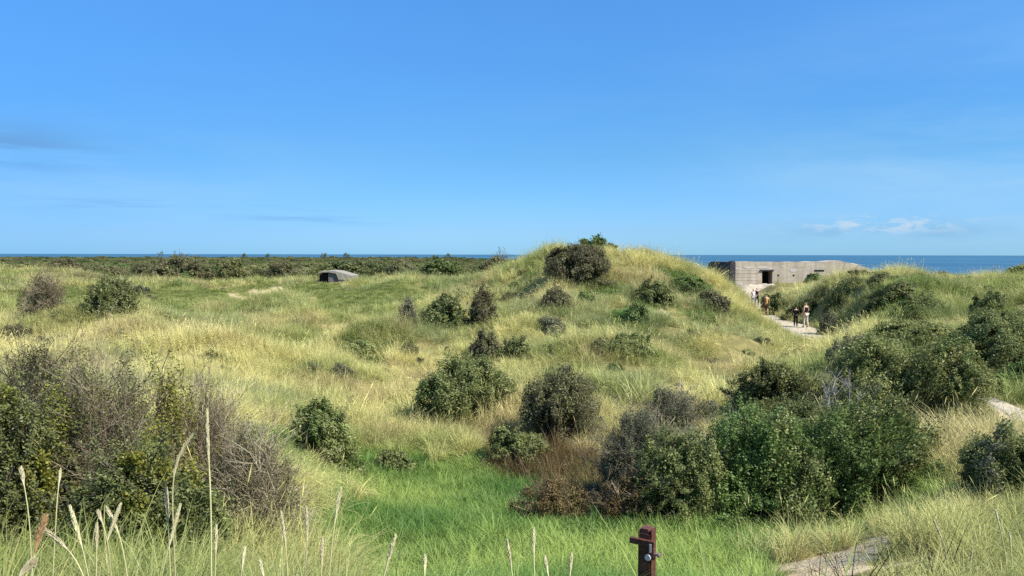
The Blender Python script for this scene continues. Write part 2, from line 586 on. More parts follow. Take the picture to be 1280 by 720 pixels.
# ------------------------------------------------------------------ ground sheet
front = np.linspace(-R(50), R(50), 521)
rest = np.linspace(R(50), R(310), 66)[1:-1]
AZ = np.concatenate([front, rest])
RAD = np.concatenate([[0.0], np.exp(np.linspace(math.log(0.5), math.log(230), 430)), np.exp(np.linspace(math.log(236), math.log(9000), 120))])
aa, rr = np.meshgrid(AZ, RAD[1:], indexing='ij')
gx = np.sin(aa) * rr; gy = np.cos(aa) * rr
gzv = height(gx.ravel(), gy.ravel()).reshape(gx.shape)
na, nr = gx.shape
TV = np.concatenate([[[0, 0, EYE - 1.66]], np.stack([gx, gy, gzv], -1).reshape(-1, 3)])
ia, ir = np.meshgrid(np.arange(na), np.arange(nr - 1), indexing='ij')
ib = (ia + 1) % na
TF = np.stack([1 + ia * nr + ir, 1 + ia * nr + ir + 1, 1 + ib * nr + ir + 1, 1 + ib * nr + ir], -1).reshape(-1, 4)[:, ::-1]
TF3 = np.stack([np.zeros(na, int), 1 + np.arange(na) * nr, 1 + ((np.arange(na) + 1) % na) * nr], -1)[:, ::-1]

# visibility from the standpoint, used only to leave out grass on hidden back slopes
slope = (gzv[:521] - EYE) / rr[:521]
horizon_slope = np.maximum.accumulate(slope, axis=1)
horizon_slope = np.concatenate([np.full((521, 1), -9.0), horizon_slope[:, :-1]], 1)


def seen(x, y, z, h):
    a = np.arctan2(x, y); r = np.hypot(x, y)
    i = np.clip(np.round((a + R(50)) / R(100) * 520).astype(int), 0, 520)
    j = np.clip(np.searchsorted(RAD[1:], r) - 1, 0, nr - 1)
    return (z + h - EYE) / r > horizon_slope[i, j] - 0.004 - 0.25 / r


# ---- zones of plant cover: blobs given at a photo pixel, laid out on the ground as world ellipses
class Zone:
    def __init__(self, blobs):
        self.b = []
        for (u, v, ru, rv, *k) in blobs:
            c = hit(u, v)
            p0 = hit(u, v - rv * 0.8); p1 = hit(u, min(v + rv * 0.8, 735))
            rx = ru * c.y / F
            ry = max(0.25 * rx, 0.6 * (p0.y - p1.y))
            ry = min(ry, 3.5 * rx)
            self.b.append((c.x, c.y, rx, ry, k[0] if k else 1.0))

    def __call__(self, x, y, rag=0.5, seed=3, sc_=0.35):
        out = np.zeros(np.shape(x))
        for (cx, cy, rx, ry, k) in self.b:
            near = (np.abs(x - cx) < rx * 2.2) & (np.abs(y - cy) < ry * 2.2)
            if not near.any():
                continue
            xx = x[near]; yy = y[near]
            ang = cx / cy
            q = np.sqrt((((xx - cx) - ang * (yy - cy)) / rx) ** 2 + ((yy - cy) / ry) ** 2)
            q = q + rag * (fbm(xx, yy, max(0.3, rx * sc_), seed, 3) - 0.5) * 2
            out[near] = np.maximum(out[near], k * (1 - sstep(q, 0.72, 1.08)))
        return out


lush = Zone([(540, 650, 150, 85), (640, 615, 150, 45), (480, 600, 95, 40), (760, 665, 170, 38), (900, 668, 150, 26), (1030, 652, 140, 20), (1130, 635, 60, 16), (620, 705, 170, 40), (860, 700, 80, 25),
             (440, 690, 80, 50), (960, 655, 150, 18), (350, 560, 50, 35), (1060, 660, 120, 22), (1000, 670, 80, 16), (1150, 640, 60, 16)])
lush_blobs = lush


def lush(x, y, *a_):
    u = 640 + F * x / np.maximum(y, .1)
    return np.maximum(lush_blobs(x, y, *a_), sstep(u, 400, 470) * (1 - sstep(u, 940, 1010)) * sstep(y, 3.4, 3.9) * (1 - sstep(y, 9.6, 10.6)))


turf = Zone([(250, 376, 75, 17), (90, 382, 55, 14), (200, 393, 45, 9), (330, 366, 60, 8, .6), (460, 373, 75, 17), (400, 364, 40, 8), (510, 362, 50, 8, .7), (30, 372, 40, 10, .7)])
herb = Zone([(760, 362, 30, 9, .8), (815, 378, 30, 8, .8), (715, 352, 22, 7, .7), (880, 410, 30, 8, .6), (660, 350, 24, 8, .7), (640, 392, 30, 8, .5), (470, 405, 40, 8, .5), (370, 415, 40, 7, .45), (600, 410, 30, 7, .5), (600, 634, 38, 14, .9), (680, 632, 70, 12, .6), (480, 585, 40, 12, .6), (520, 700, 40, 14, .45), (760, 668, 60, 10, .5), (858, 352, 26, 11), (880, 360, 18, 8), (830, 340, 15, 6), (792, 392, 36, 14), (735, 374, 20, 10), (800, 432, 45, 10, .8), (880, 395, 30, 8, .7), (1130, 355, 60, 8, .6), (1210, 372, 45, 14, .7), (705, 320, 14, 5, .7),
             (540, 405, 35, 9, .5), (700, 388, 25, 7, .6), (930, 400, 22, 8, .5)])
weeds = Zone([(690, 585, 80, 24), (770, 605, 75, 28), (640, 560, 45, 14, .8), (850, 610, 40, 20, .5), (810, 560, 60, 30, .5), (730, 620, 60, 16, .7)])
straw = Zone([(290, 440, 190, 50, .9), (430, 440, 160, 48, .9), (520, 500, 80, 45), (340, 500, 90, 40, .9), (470, 530, 110, 25), (200, 418, 170, 22, .8), (700, 440, 90, 28, .6), (920, 425, 90, 30, .7), (640, 470, 60, 30, .8),
              (900, 470, 90, 28, .9), (780, 335, 70, 16, .5), (1200, 690, 110, 45, .7), (600, 430, 70, 26, .6), (70, 350, 60, 6, .8), (960, 440, 60, 20, .7)])
sandz = Zone([(1035, 706, 66, 20), (1095, 684, 34, 11), (985, 690, 24, 8, .8), (830, 394, 11, 4, .8), (858, 428, 14, 3.5, .8), (322, 367, 16, 3, .6), (296, 372, 13, 2.5, .4), (870, 338, 8, 4)])
scar = Zone([(862, 376, 20, 9), (256, 418, 40, 5, .6), (205, 410, 34, 5, .6)])


PATH_D = path_strip([hit(u_, v_) for u_, v_ in ((262, 400), (288, 384), (305, 372), (330, 364), (352, 361))], [.3, .4, .5, .7, .3], 40)


def path_dist(x, y):
    out = np.full(np.shape(x), 99.0)
    for px, py, pw, pz_ in list(zip(*PATH_A)) + list(zip(*PATH_B)) + list(zip(*PATH_D)):
        out = np.minimum(out, np.hypot(x - px, y - py) - pw * 0.5)
    return out


cov_x, cov_y = TV[:, 0], TV[:, 1]
g_l = lush(cov_x, cov_y); g_t = turf(cov_x, cov_y); g_h = herb(cov_x, cov_y); g_w = weeds(cov_x, cov_y)
g_s = np.maximum(sandz(cov_x, cov_y, 1.3, 3, .22), 1 - sstep(path_dist(cov_x, cov_y) + (fbm(cov_x, cov_y, 0.8, 77, 3) - .5) * .7, -0.15, 0.2)); g_c = scar(cov_x, cov_y)
dist = np.hypot(cov_x, cov_y)
beach = np.zeros(len(cov_x))
uu_ = 640 + F * cov_x / np.maximum(cov_y, 0.1)
sel = (cov_y > 5) & (np.abs(cov_x / np.maximum(cov_y, .1)) < 1.2)
beach[sel] = sstep(cov_y[sel] / coast(uu_[sel]), 0.80, 0.88)
g_s = np.maximum(g_s, beach)

gm, t, b = principled('dune_ground', rough=0.95, spec=0.05)
tcn = N(t, 'ShaderNodeTexCoord')


def tnoise(scale, detail=6, rough=0.65):
    nz = N(t, 'ShaderNodeTexNoise', inp={'Scale': scale, 'Detail': detail, 'Roughness': rough})
    t.links.new(tcn.outputs['Object'], nz.inputs['Vector'])
    return nz.outputs['Fac']


def tramp(x, stops):
    rp = N(t, 'ShaderNodeValToRGB')
    e = rp.color_ramp.elements
    while len(e) < len(stops):
        e.new(0.5)
    for q, (p, c) in zip(e, stops):
        q.position = p; q.color = (*c, 1)
    t.links.new(x, rp.inputs[0])
    return rp.outputs[0]


def attr(name):
    return N(t, 'ShaderNodeAttribute', attribute_name=name).outputs['Fac']


thatch = tramp(tnoise(1.7), [(0.3, (0.13, 0.12, 0.048)), (0.5, (0.19, 0.165, 0.06)), (0.72, (0.30, 0.25, 0.10))])
lushc = tramp(tnoise(2.2), [(0.3, (0.035, 0.075, 0.016)), (0.7, (0.085, 0.15, 0.03))])
turfc = tramp(tnoise(1.3), [(0.3, (0.10, 0.12, 0.035)), (0.7, (0.18, 0.19, 0.055))])
herbc = tramp(tnoise(3.0), [(0.3, (0.03, 0.06, 0.016)), (0.7, (0.07, 0.12, 0.03))])
weedc = tramp(tnoise(3.0), [(0.3, (0.06, 0.045, 0.022)), (0.7, (0.15, 0.10, 0.045))])
scrubc = tramp(tnoise(0.06, 8, 0.75), [(0.3, (0.045, 0.05, 0.022)), (0.52, (0.085, 0.085, 0.035)), (0.68, (0.17, 0.15, 0.065))])
sandc = tramp(tnoise(6.0), [(0.3, (0.46, 0.33, 0.18)), (0.45, (0.64, 0.49, 0.29)), (0.7, (0.72, 0.58, 0.37))])
scarc = tramp(tnoise(2.0), [(0.3, (0.20, 0.13, 0.065)), (0.7, (0.34, 0.24, 0.13))])
c = thatch
for nm, cc in (('far', scrubc), ('turf', turfc), ('herb', herbc), ('lush', lushc), ('weed', weedc), ('scar', scarc), ('sand', sandc)):
    c = MIX(t, attr(nm), c, cc)
t.links.new(c, b.inputs['Base Color'])
bp = N(t, 'ShaderNodeBump', inp={'Strength': 0.9, 'Distance': 0.14})
t.links.new(tnoise(5.0, 8, 0.7), bp.inputs['Height'])
t.links.new(bp.outputs[0], b.inputs['Normal'])
ground = mesh_obj('ground', TV, [TF, TF3], gm, attrs={'lush': g_l, 'turf': g_t, 'herb': g_h, 'weed': g_w, 'sand': g_s, 'scar': g_c,
                                                       'far': sstep(dist, 85, 110) * (1 - beach)}, smooth=True)
tag(ground, 'rolling dune ground of thatch, turf and sand', 'ground', kind='structure')

# ------------------------------------------------------------------ sea
sm, t, b = principled('sea_water', rough=0.5, spec=0.28)
tcn = N(t, 'ShaderNodeTexCoord')
mp = N(t, 'ShaderNodeMapping')
mp.inputs['Scale'].default_value = (0.0011, 0.0042, 1)
mp.inputs['Rotation'].default_value = (0, 0, R(24))
t.links.new(tcn.outputs['Object'], mp.inputs[0])
nz = N(t, 'ShaderNodeTexNoise', inp={'Scale': 1.0, 'Detail': 7, 'Roughness': 0.62})
t.links.new(mp.outputs[0], nz.inputs['Vector'])
c = tramp(nz.outputs['Fac'], [(0.32, (0.011, 0.058, 0.098)), (0.5, (0.026, 0.092, 0.145)), (0.7, (0.055, 0.145, 0.19))])
t.links.new(c, b.inputs['Base Color'])
bn = N(t, 'ShaderNodeTexNoise', inp={'Scale': 0.35, 'Detail': 5, 'Roughness': 0.6})
t.links.new(tcn.outputs['Object'], bn.inputs['Vector'])
bp = N(t, 'ShaderNodeBump', inp={'Strength': 0.8, 'Distance': 0.6})
t.links.new(bn.outputs['Fac'], bp.inputs['Height'])
t.links.new(bp.outputs[0], b.inputs['Normal'])
srad = np.exp(np.linspace(math.log(60), math.log(120000), 40))
saz = np.linspace(0, 2 * math.pi, 128, endpoint=False)
sa, sr = np.meshgrid(saz, srad, indexing='ij')
SV = np.stack([np.sin(sa) * sr, np.cos(sa) * sr, np.zeros_like(sa)], -1).reshape(-1, 3)
ia, ir = np.meshgrid(np.arange(128), np.arange(39), indexing='ij')
ib = (ia + 1) % 128
SF = np.stack([ia * 40 + ir, ia * 40 + ir + 1, ib * 40 + ir + 1, ib * 40 + ir], -1).reshape(-1, 4)[:, ::-1]
sea = tag(mesh_obj('sea', SV, SF, sm), 'deep blue sea along the horizon', 'sea', kind='structure')

# ------------------------------------------------------------------ sand path
sand_mat = noisy('pale_sand', (0.34, 0.275, 0.185), (0.50, 0.425, 0.315), 3.0, 0.95, 0.05, bump=0.6, detail=8)
for (xs, ys, ws, zs_), lab in ((PATH_A, 'pale trodden sand path leading to the bunker'), (PATH_B, 'piece of the sand path at the right edge below the green bush')):
    tx = np.gradient(xs); ty = np.gradient(ys); ln = np.hypot(tx, ty); tx /= ln; ty /= ln
    rows = []
    for k in range(9):
        f = (k / 8 - 0.5)
        edge = ws * (1 + 0.35 * (fbm(xs * 1.0 + k * 50 * (f > 0), ys, 1.2, 91 + int(f > 0), 3) - 0.5))
        X = xs + ty * edge * f; Y = ys - tx * edge * f
        rows.append(np.stack([X, Y, height(X, Y) + 0.03 - 0.05 * (abs(f) > 0.45)], 1))
    V = np.stack(rows, 1).reshape(-1, 3)
    n = len(xs)
    i, k = np.meshgrid(np.arange(n - 1), np.arange(8), indexing='ij')
    PF = np.stack([i * 9 + k, (i + 1) * 9 + k, (i + 1) * 9 + k + 1, i * 9 + k + 1], -1).reshape(-1, 4)[:, ::-1]
    tag(mesh_obj('sand_path', V, PF, sand_mat, smooth=True), lab, 'path', kind='structure')

# ------------------------------------------------------------------ the large bunker
conc = noisy('weathered_concrete', (0.40, 0.325, 0.235), (0.53, 0.445, 0.33), 1.1, 0.92, 0.1, bump=0.25, detail=9, c3=(0.50, 0.46, 0.39), stretch=(0.25, 0.6, 2.6))
t_ = conc.node_tree
b_ = t_.nodes['Principled BSDF']
src_l = b_.inputs['Base Color'].links[0].from_socket
for stretch_, lo, sc2 in (((1.6, 1.6, 0.16), 0.84, 1.3), ((0.5, 0.5, 0.5), 0.88, 2.0)):
    tcs = N(t_, 'ShaderNodeTexCoord'); mps = N(t_, 'ShaderNodeMapping'); mps.inputs['Scale'].default_value = stretch_
    t_.links.new(tcs.outputs['Object'], mps.inputs[0])
    nzs = N(t_, 'ShaderNodeTexNoise', inp={'Scale': sc2, 'Detail': 6, 'Roughness': 0.6})
    t_.links.new(mps.outputs[0], nzs.inputs['Vector'])
    mr_ = N(t_, 'ShaderNodeMapRange', inp={'From Min': 0.40, 'From Max': 0.62, 'To Min': lo, 'To Max': 1.06})
    t_.links.new(nzs.outputs['Fac'], mr_.inputs[0])
    src_l = MIX(t_, 1.0, src_l, mr_.outputs[0], 'MULTIPLY')
t_.links.new(src_l, b_.inputs['Base Color'])
conc_dark = noisy('dark_concrete', (0.030, 0.028, 0.032), (0.070, 0.064, 0.066), 2.5, 0.85, 0.15, bump=0.3, detail=7)  # near-black concrete for rear mass, corner pillar and lintel
plaster = noisy('bare_patch', (0.43, 0.385, 0.32), (0.56, 0.51, 0.43), 5.0, 0.9, 0.1, detail=6)
black = noisy('dark_hollow', (0.012, 0.011, 0.011), (0.03, 0.027, 0.025), 4.0, 0.95, 0.05)  # near-black colour stands in for the shade inside doorway, opening and holes
rubble_m = noisy('rubble', (0.30, 0.245, 0.17), (0.46, 0.40, 0.30), 3.0, 0.95, 0.05, bump=0.8, detail=8, c3=(0.16, 0.16, 0.07))
BY = 90.0


def bx(u): return (u - 640) / F * BY
def bzz(v): return EYE + ray(640, v)[1] * BY


bun = empty('bunker', (bx(1000), BY, bzz(362)), 0, 'large grey brown concrete bunker with open doorway on the dune before the sea', 'bunker')
OX, OZ = bx(1000), bzz(362)


def bpart(name, fn, mat, parent=None, bevel=0.0):
    bm = bmesh.new()
    fn(bm)
    o = bm_obj(name, bm, mat, parent or bun, bevel=bevel)
    return o


x0, x1 = bx(916), bx(1086)
zb, zt = bzz(372), bzz(327)
dx0, dx1 = bx(952.5), bx(965.5)
dz0, dz1 = bzz(358), bzz(338.5)
# front wall with a real doorway: pieces butt round the opening


def front(bm):
    # outline of the front with its uneven, broken top, cut by the doorway
    left = [(x0 - OX, zb - OZ), (dx0 - OX, zb - OZ), (dx0 - OX, zt + .02 - OZ), (x0 + 2 - OX, zt + 0.06 - OZ), (x0 - OX, zt - .03 - OZ)]
    prism_bm(bm, left, 'y', 0, 2.0)
    box_bm(bm, dx0 - OX, dx1 - OX, 0.0, 2.0, dz1 - OZ, zt + .02 - OZ)
    right = [(dx1 - OX, zb - OZ), (x1 - OX, zb - OZ), (x1 - OX, bzz(334.5) - OZ)]
    tops = [(1078, 332), (1066, 329), (1058, 327.3), (1049, 325), (1040, 325.4), (1030, 326.3), (1015, 326.1), (1004, 327), (992, 326.6), (980, 327.1), (970, 326.8)]
    right += [(bx(u) - OX, bzz(v) - OZ) for u, v in tops] + [(dx1 - OX, zt + .02 - OZ)]
    prism_bm(bm, right, 'y', 0, 2.0)
    box_bm(bm, dx0 - OX, dx1 - OX, 0.0, 2.0, zb - OZ, dz0 - OZ)


fw = bpart('front_wall', front, conc)
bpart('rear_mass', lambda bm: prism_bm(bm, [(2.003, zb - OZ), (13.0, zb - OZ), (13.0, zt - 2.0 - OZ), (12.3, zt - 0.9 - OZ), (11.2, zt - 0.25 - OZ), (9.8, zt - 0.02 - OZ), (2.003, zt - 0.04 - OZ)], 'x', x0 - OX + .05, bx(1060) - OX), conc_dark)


def pillar(bm):
    zz = zt - OZ
    pts = [(-0.25, zb - OZ), (0.38, zb - OZ), (0.38, zz - .12), (0.30, zz + 0.08), (0.14, zz + 0.15), (-0.02, zz + 0.13), (-0.18, zz), (-0.25, zz - .25)]
    prism_bm(bm, [(p[0] + x0 - OX - 0.12, p[1]) for p in pts], 'y', -0.2, 0.9)


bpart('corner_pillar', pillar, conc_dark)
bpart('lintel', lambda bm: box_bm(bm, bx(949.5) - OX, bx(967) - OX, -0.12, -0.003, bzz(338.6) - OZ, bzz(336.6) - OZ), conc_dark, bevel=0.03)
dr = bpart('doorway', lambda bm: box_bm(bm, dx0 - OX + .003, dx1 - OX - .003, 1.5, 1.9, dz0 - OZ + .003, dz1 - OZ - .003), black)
bpart('door_leaf', lambda bm: box_bm(bm, dx0 - OX + .06, dx0 - OX + .14, 0.25, 1.4, dz0 - OZ + .02, dz1 - OZ - .05), noisy('rusty_door', (0.05, 0.025, 0.018), (0.12, 0.05, 0.03), 6.0), dr)
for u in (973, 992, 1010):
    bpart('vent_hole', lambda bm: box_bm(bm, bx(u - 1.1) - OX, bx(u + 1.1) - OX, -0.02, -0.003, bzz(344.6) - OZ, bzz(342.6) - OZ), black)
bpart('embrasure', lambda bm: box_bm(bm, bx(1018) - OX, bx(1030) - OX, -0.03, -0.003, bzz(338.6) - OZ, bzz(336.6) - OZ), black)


def ragged(bm, u0, u1, v0, v1, seed, y=-0.02):
    rg = random.Random(seed)
    n = 14
    pts = []
    for k in range(n):
        a = 2 * math.pi * k / n
        q = rg.uniform(0.62, 1.0)
        pts.append((bx((u0 + u1) / 2 + (u1 - u0) / 2 * math.cos(a) * q) - OX, bzz((v0 + v1) / 2 + (v1 - v0) / 2 * math.sin(a) * q) - OZ))
    prism_bm(bm, pts, 'y', y, -0.003)


for k, (u0, u1, v0, v1) in enumerate([(928, 944, 332.2, 335.6), (944, 962, 331.8, 335.2), (986, 998, 334.5, 340), (917, 924, 334, 336.5), (918, 930, 351, 357), (975, 981, 331, 334)]):
    bpart('spalled_patch', lambda bm: ragged(bm, u0, u1, v0, v1, 40 + k), plaster)
for k, v in enumerate((337.4, 341.0, 345.6, 349.8)):
    bpart('board_seam', lambda bm: [box_bm(bm, bx(917) - OX, bx(949) - OX, -0.016, -0.003, bzz(v + .35) - OZ, bzz(v) - OZ)], conc)


def grid_mound(name, cx, cy, rx, ry, h, mat, seed, parent=None, n=34, ragged_=0.4, zbase=None):
    """an irregular rounded mass on the ground"""
    g = np.linspace(-1.15, 1.15, n)
    X, Y = np.meshgrid(g, g, indexing='ij')
    q = np.sqrt(X ** 2 + Y ** 2) + ragged_ * (fbm(X * 3 + seed * 7, Y * 3, 1.3, seed, 3) - 0.5)
    Z = h * (1 - sstep(q, 0.05, 1.0)) + h * 0.25 * (fbm(X * 9 + seed, Y * 9, 1.0, seed + 5, 3) - 0.5) * (1 - sstep(q, .7, 1.1)) - 0.15 * sstep(q, 0.9, 1.2)
    PX = cx + X * rx; PY = cy + Y * ry
    base = height(PX.ravel(), PY.ravel()).reshape(X.shape) if zbase is None else zbase
    V = np.stack([PX, PY, Z + base], -1).reshape(-1, 3)
    i, k = np.meshgrid(np.arange(n - 1), np.arange(n - 1), indexing='ij')
    Fq = np.stack([i * n + k, (i + 1) * n + k, (i + 1) * n + k + 1, i * n + k + 1], -1).reshape(-1, 4)
    if parent is not None:
        V = V - np.array(parent.location)
    return mesh_obj(name, V, Fq, mat, parent, smooth=True)


grid_mound('roof_rubble', bx(1046), BY + 2.6, 3.2, 2.2, 0.32, rubble_m, 5, bun, zbase=zt - 0.15)
None and grid_mound('roof_sand', bx(985), BY + 5.5, 6.5, 3.4, 0.3, rubble_m, 8, bun, zbase=zt - 0.12)
tag(grid_mound('rubble_bank', bx(935), BY - 1.6, 2.4, 1.6, 0.7, sand_mat, 15), 'pale bank of sand and rubble at the foot of the bunker wall', 'rubble')

# ------------------------------------------------------------------ the small bunker on the left
sy = 71.0
sx0 = (396 - 640) / F * sy; sx1 = (441 - 640) / F * sy


def sz_(v): return EYE + ray(640, v)[1] * sy


szb = sz_(355)
sb = empty('small_bunker', ((sx0 + sx1) / 2, sy, szb), 0, 'small half buried concrete shelter with dark opening at the edge of the scrub', 'bunker')
OX2 = (sx0 + sx1) / 2
conc2 = noisy('pale_concrete', (0.20, 0.175, 0.14), (0.32, 0.285, 0.23), 2.2, 0.92, 0.1, bump=0.4, detail=8, c3=(0.20, 0.18, 0.14))


def s_(u): return (u - 640) / F * sy - OX2
def t_(v): return sz_(v) - szb


def roof2(bm):
    pts = [(s_(397.5), t_(343.0)), (s_(404), t_(341.2)), (s_(412), t_(340.9)), (s_(421), t_(342.6)), (s_(424), t_(350)), (s_(440), t_(350.5)), (s_(441), t_(344.4)), (s_(434), t_(342.6)), (s_(428), t_(340.9)), (s_(421), t_(339.0)), (s_(412), t_(338.2)), (s_(404), t_(338.9)), (s_(399.5), t_(340.6))]
    prism_bm(bm, pts, 'y', -0.45, 2.6)


def wall2(bm):
    prism_bm(bm, [(s_(411), -0.6), (s_(423), -0.6), (s_(423), t_(350)), (s_(420.6), t_(342.9)), (s_(411), t_(341.2))], 'y', -0.25, 2.3)
    prism_bm(bm, [(s_(397.8), -.6), (s_(410.9), -.6), (s_(410.9), t_(341.2)), (s_(404), t_(341.5)), (s_(398), t_(343.2))], 'y', 1.6, 2.3)
    prism_bm(bm, [(s_(424), -0.6), (s_(440), -0.6), (s_(440), t_(350.8)), (s_(424), t_(350.4))], 'y', -0.4, 2.3)


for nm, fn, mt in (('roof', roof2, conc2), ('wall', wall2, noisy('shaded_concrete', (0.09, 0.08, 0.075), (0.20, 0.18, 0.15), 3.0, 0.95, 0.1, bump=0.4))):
    bm = bmesh.new(); fn(bm); bm_obj(nm, bm, mt, sb, bevel=0.03)
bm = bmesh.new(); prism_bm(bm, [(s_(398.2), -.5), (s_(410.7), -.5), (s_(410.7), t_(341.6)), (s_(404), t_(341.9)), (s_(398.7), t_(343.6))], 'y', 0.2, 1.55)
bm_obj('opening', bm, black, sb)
bm = bmesh.new(); box_bm(bm, s_(393), s_(405), -0.75, -0.3, -.3, t_(352.6)); bm_obj('threshold', bm, conc2, sb, bevel=0.05)

# ------------------------------------------------------------------ iron post in front
pd = 4.0


def pp(u, v, d=pd):
    x, z = ray(u, v)
    return Vector((x * d, d, EYE + z * d))


rust = noisy('rust_paint', (0.040, 0.013, 0.009), (0.13, 0.045, 0.024), 38.0, 0.62, 0.3, bump=0.35, detail=8, c3=(0.14, 0.05, 0.035))
rust2 = noisy('worn_red_paint', (0.075, 0.024, 0.017), (0.16, 0.058, 0.038), 25.0, 0.6, 0.3, bump=0.3, detail=8)
steel = noisy('galvanised_steel', (0.42, 0.40, 0.40), (0.68, 0.66, 0.66), 30.0, 0.45, 0.5, metal=0.3)
ptop = pp(809, 662)
pg = gz(ptop.x, ptop.y)
post = empty('iron_post', (ptop.x, ptop.y, pg), R(-31), 'dark red rusty iron post with crossbar and latch standing in the near grass', 'post')
H = ptop.z - pg


def ppart(name, boxes, mat, bevel=0.002, parent=None):
    bm = bmesh.new()
    for q in boxes:
        box_bm(bm, *q)
    return bm_obj(name, bm, mat, parent or post, bevel=bevel)


W2 = 0.032
ppart('beam', [(-W2, W2, -0.004, 0.004, -0.5, H - .006), (-W2 - .006, -W2 + .0015, -0.033, 0.033, -0.5, H), (W2 - .0015, W2 + .006, -0.033, 0.033, -0.5, H + .012)], rust)
ppart('front_plate', [(-W2 + .003, W2 - .003, -0.037, -0.0335, -0.5, H - 0.012)], rust)
ppart('top_block', [(-W2 + .006, W2 - .012, -0.030, 0.028, H - .03, H + .014)], rust2)
ppart('crossbar', [(-W2 - .045, W2 + .030, -0.062, -0.040, H - 0.068, H - 0.036)], rust, 0.003)


def disc(bm, cx, cy, cz, r, depth, axis, seg=14):
    m = bmesh.ops.create_cone(bm, cap_ends=True, segments=seg, radius1=r, radius2=r, depth=depth)
    rot = Matrix.Rotation(R(90), 3, 'Y') if axis == 'x' else Matrix.Rotation(R(90), 3, 'X')
    bmesh.ops.rotate(bm, verts=m['verts'], cent=(0, 0, 0), matrix=rot)
    bmesh.ops.translate(bm, verts=m['verts'], vec=(cx, cy, cz))


bm = bmesh.new()
box_bm(bm, W2 + .004, W2 + .016, -0.066, -0.0625, H - .095, H - .05)
disc(bm, W2 - 0.004, -0.060, H - 0.125, 0.017, 0.012, 'y')
lat = bm_obj('latch', bm, steel, post, bevel=0.002)
bm = bmesh.new(); disc(bm, W2 + 0.025, -0.048, H - .105, 0.008, 0.06, 'x'); disc(bm, W2 + 0.054, -0.048, H - .105, 0.013, 0.012, 'x')
bm_obj('bolt', bm, noisy('bolt_iron', (0.10, 0.05, 0.045), (0.30, 0.22, 0.20), 40, 0.5, 0.4), lat, bevel=0.001)
bm = bmesh.new(); box_bm(bm, W2 - .002, W2 + .028, -0.060, -0.0345, H - .135, H - .075)
bm_obj('latch_plate', bm, rust2, lat, bevel=0.002)

# ------------------------------------------------------------------ grass tufts and their scatter


def tuft_mesh(name, seed, n, Lr, Wd, rad, lean, curl, mat, parent, segs=4, wind=(0.0, 0.0), heads=0.0):
    rg = np.random.default_rng(seed)
    a = rg.uniform(0, 2 * math.pi, n); r = rad * np.sqrt(rg.uniform(0, 1, n))
    B = np.stack([np.cos(a) * r, np.sin(a) * r, np.full(n, -0.03)], 1)
    az_ = a + rg.normal(0, 0.8, n)
    th = np.abs(rg.normal(lean, lean * 0.55, n)); kap = np.abs(rg.normal(curl, curl * 0.5, n))
    L = rg.uniform(Lr[0], Lr[1], n)
    hd = np.stack([np.cos(az_), np.sin(az_)], 1) + np.array(wind)[None] * rg.uniform(0.5, 1.4, n)[:, None]
    hl = np.linalg.norm(hd, axis=1, keepdims=True); hd = hd / hl
    th = th * np.clip(hl[:, 0], 0.4, 1.6)
    tw = rg.uniform(-0.9, 0.9, n)
    P = B.copy(); pts = [P.copy()]
    for s in range(segs):
        ang = np.minimum(th + kap * (s + .5) / segs * (0.6 + (s + .5) / segs), 2.3)
        dl = L / segs
        P = P + np.stack([hd[:, 0] * np.sin(ang), hd[:, 1] * np.sin(ang), np.cos(ang)], 1) * dl[:, None]
        pts.append(P.copy())
    side = np.stack([-hd[:, 1] * np.cos(tw) + hd[:, 0] * np.sin(tw), hd[:, 0] * np.cos(tw) + hd[:, 1] * np.sin(tw), np.zeros(n)], 1)
    wv = Wd * rg.uniform(0.6, 1.3, n)
    rows_ = []
    for s in range(segs + 1):
        q = s / segs
        ww = wv * (0.75 + 0.25 * min(1, 4 * q)) * (1 - q ** 1.8) * 0.5 + 0.0004
        rows_.append(pts[s] - side * ww[:, None]); rows_.append(pts[s] + side * ww[:, None])
    V = np.stack(rows_, 1)                       # n, 2(segs+1), 3
    k = 2 * (segs + 1)
    base = (np.arange(n) * k)[:, None]
    Fq = np.concatenate([base + np.array([[2 * s, 2 * s + 1, 2 * s + 3, 2 * s + 2]]) for s in range(segs)], 0)
    tint = np.repeat(np.clip(rg.beta(2.2, 2.2, n), 0, 1), k)
    V = V.reshape(-1, 3); 
    if heads > 0:
        m = max(1, int(n * heads))
        src = np.argsort(-L)[:m]
        p0 = pts[-2][src]; p1 = pts[-1][src]; dd = unit(p1 - p0)
        hv, hf, ht = segs_mesh(np.concatenate([p1 - dd * .07, p1]), np.concatenate([p1, p1 + dd * .08]), np.concatenate([np.full(m, Wd * .35), np.full(m, Wd * .75)]), np.concatenate([np.full(m, Wd * .75), np.full(m, 0.001)]), np.full(2 * m, 0.97))
        Fq = np.concatenate([Fq, hf + len(V)], 0); V = np.concatenate([V, hv], 0); tint = np.concatenate([tint, ht])
    return mesh_obj(name, V, Fq, mat, parent, attrs={'tint': tint})


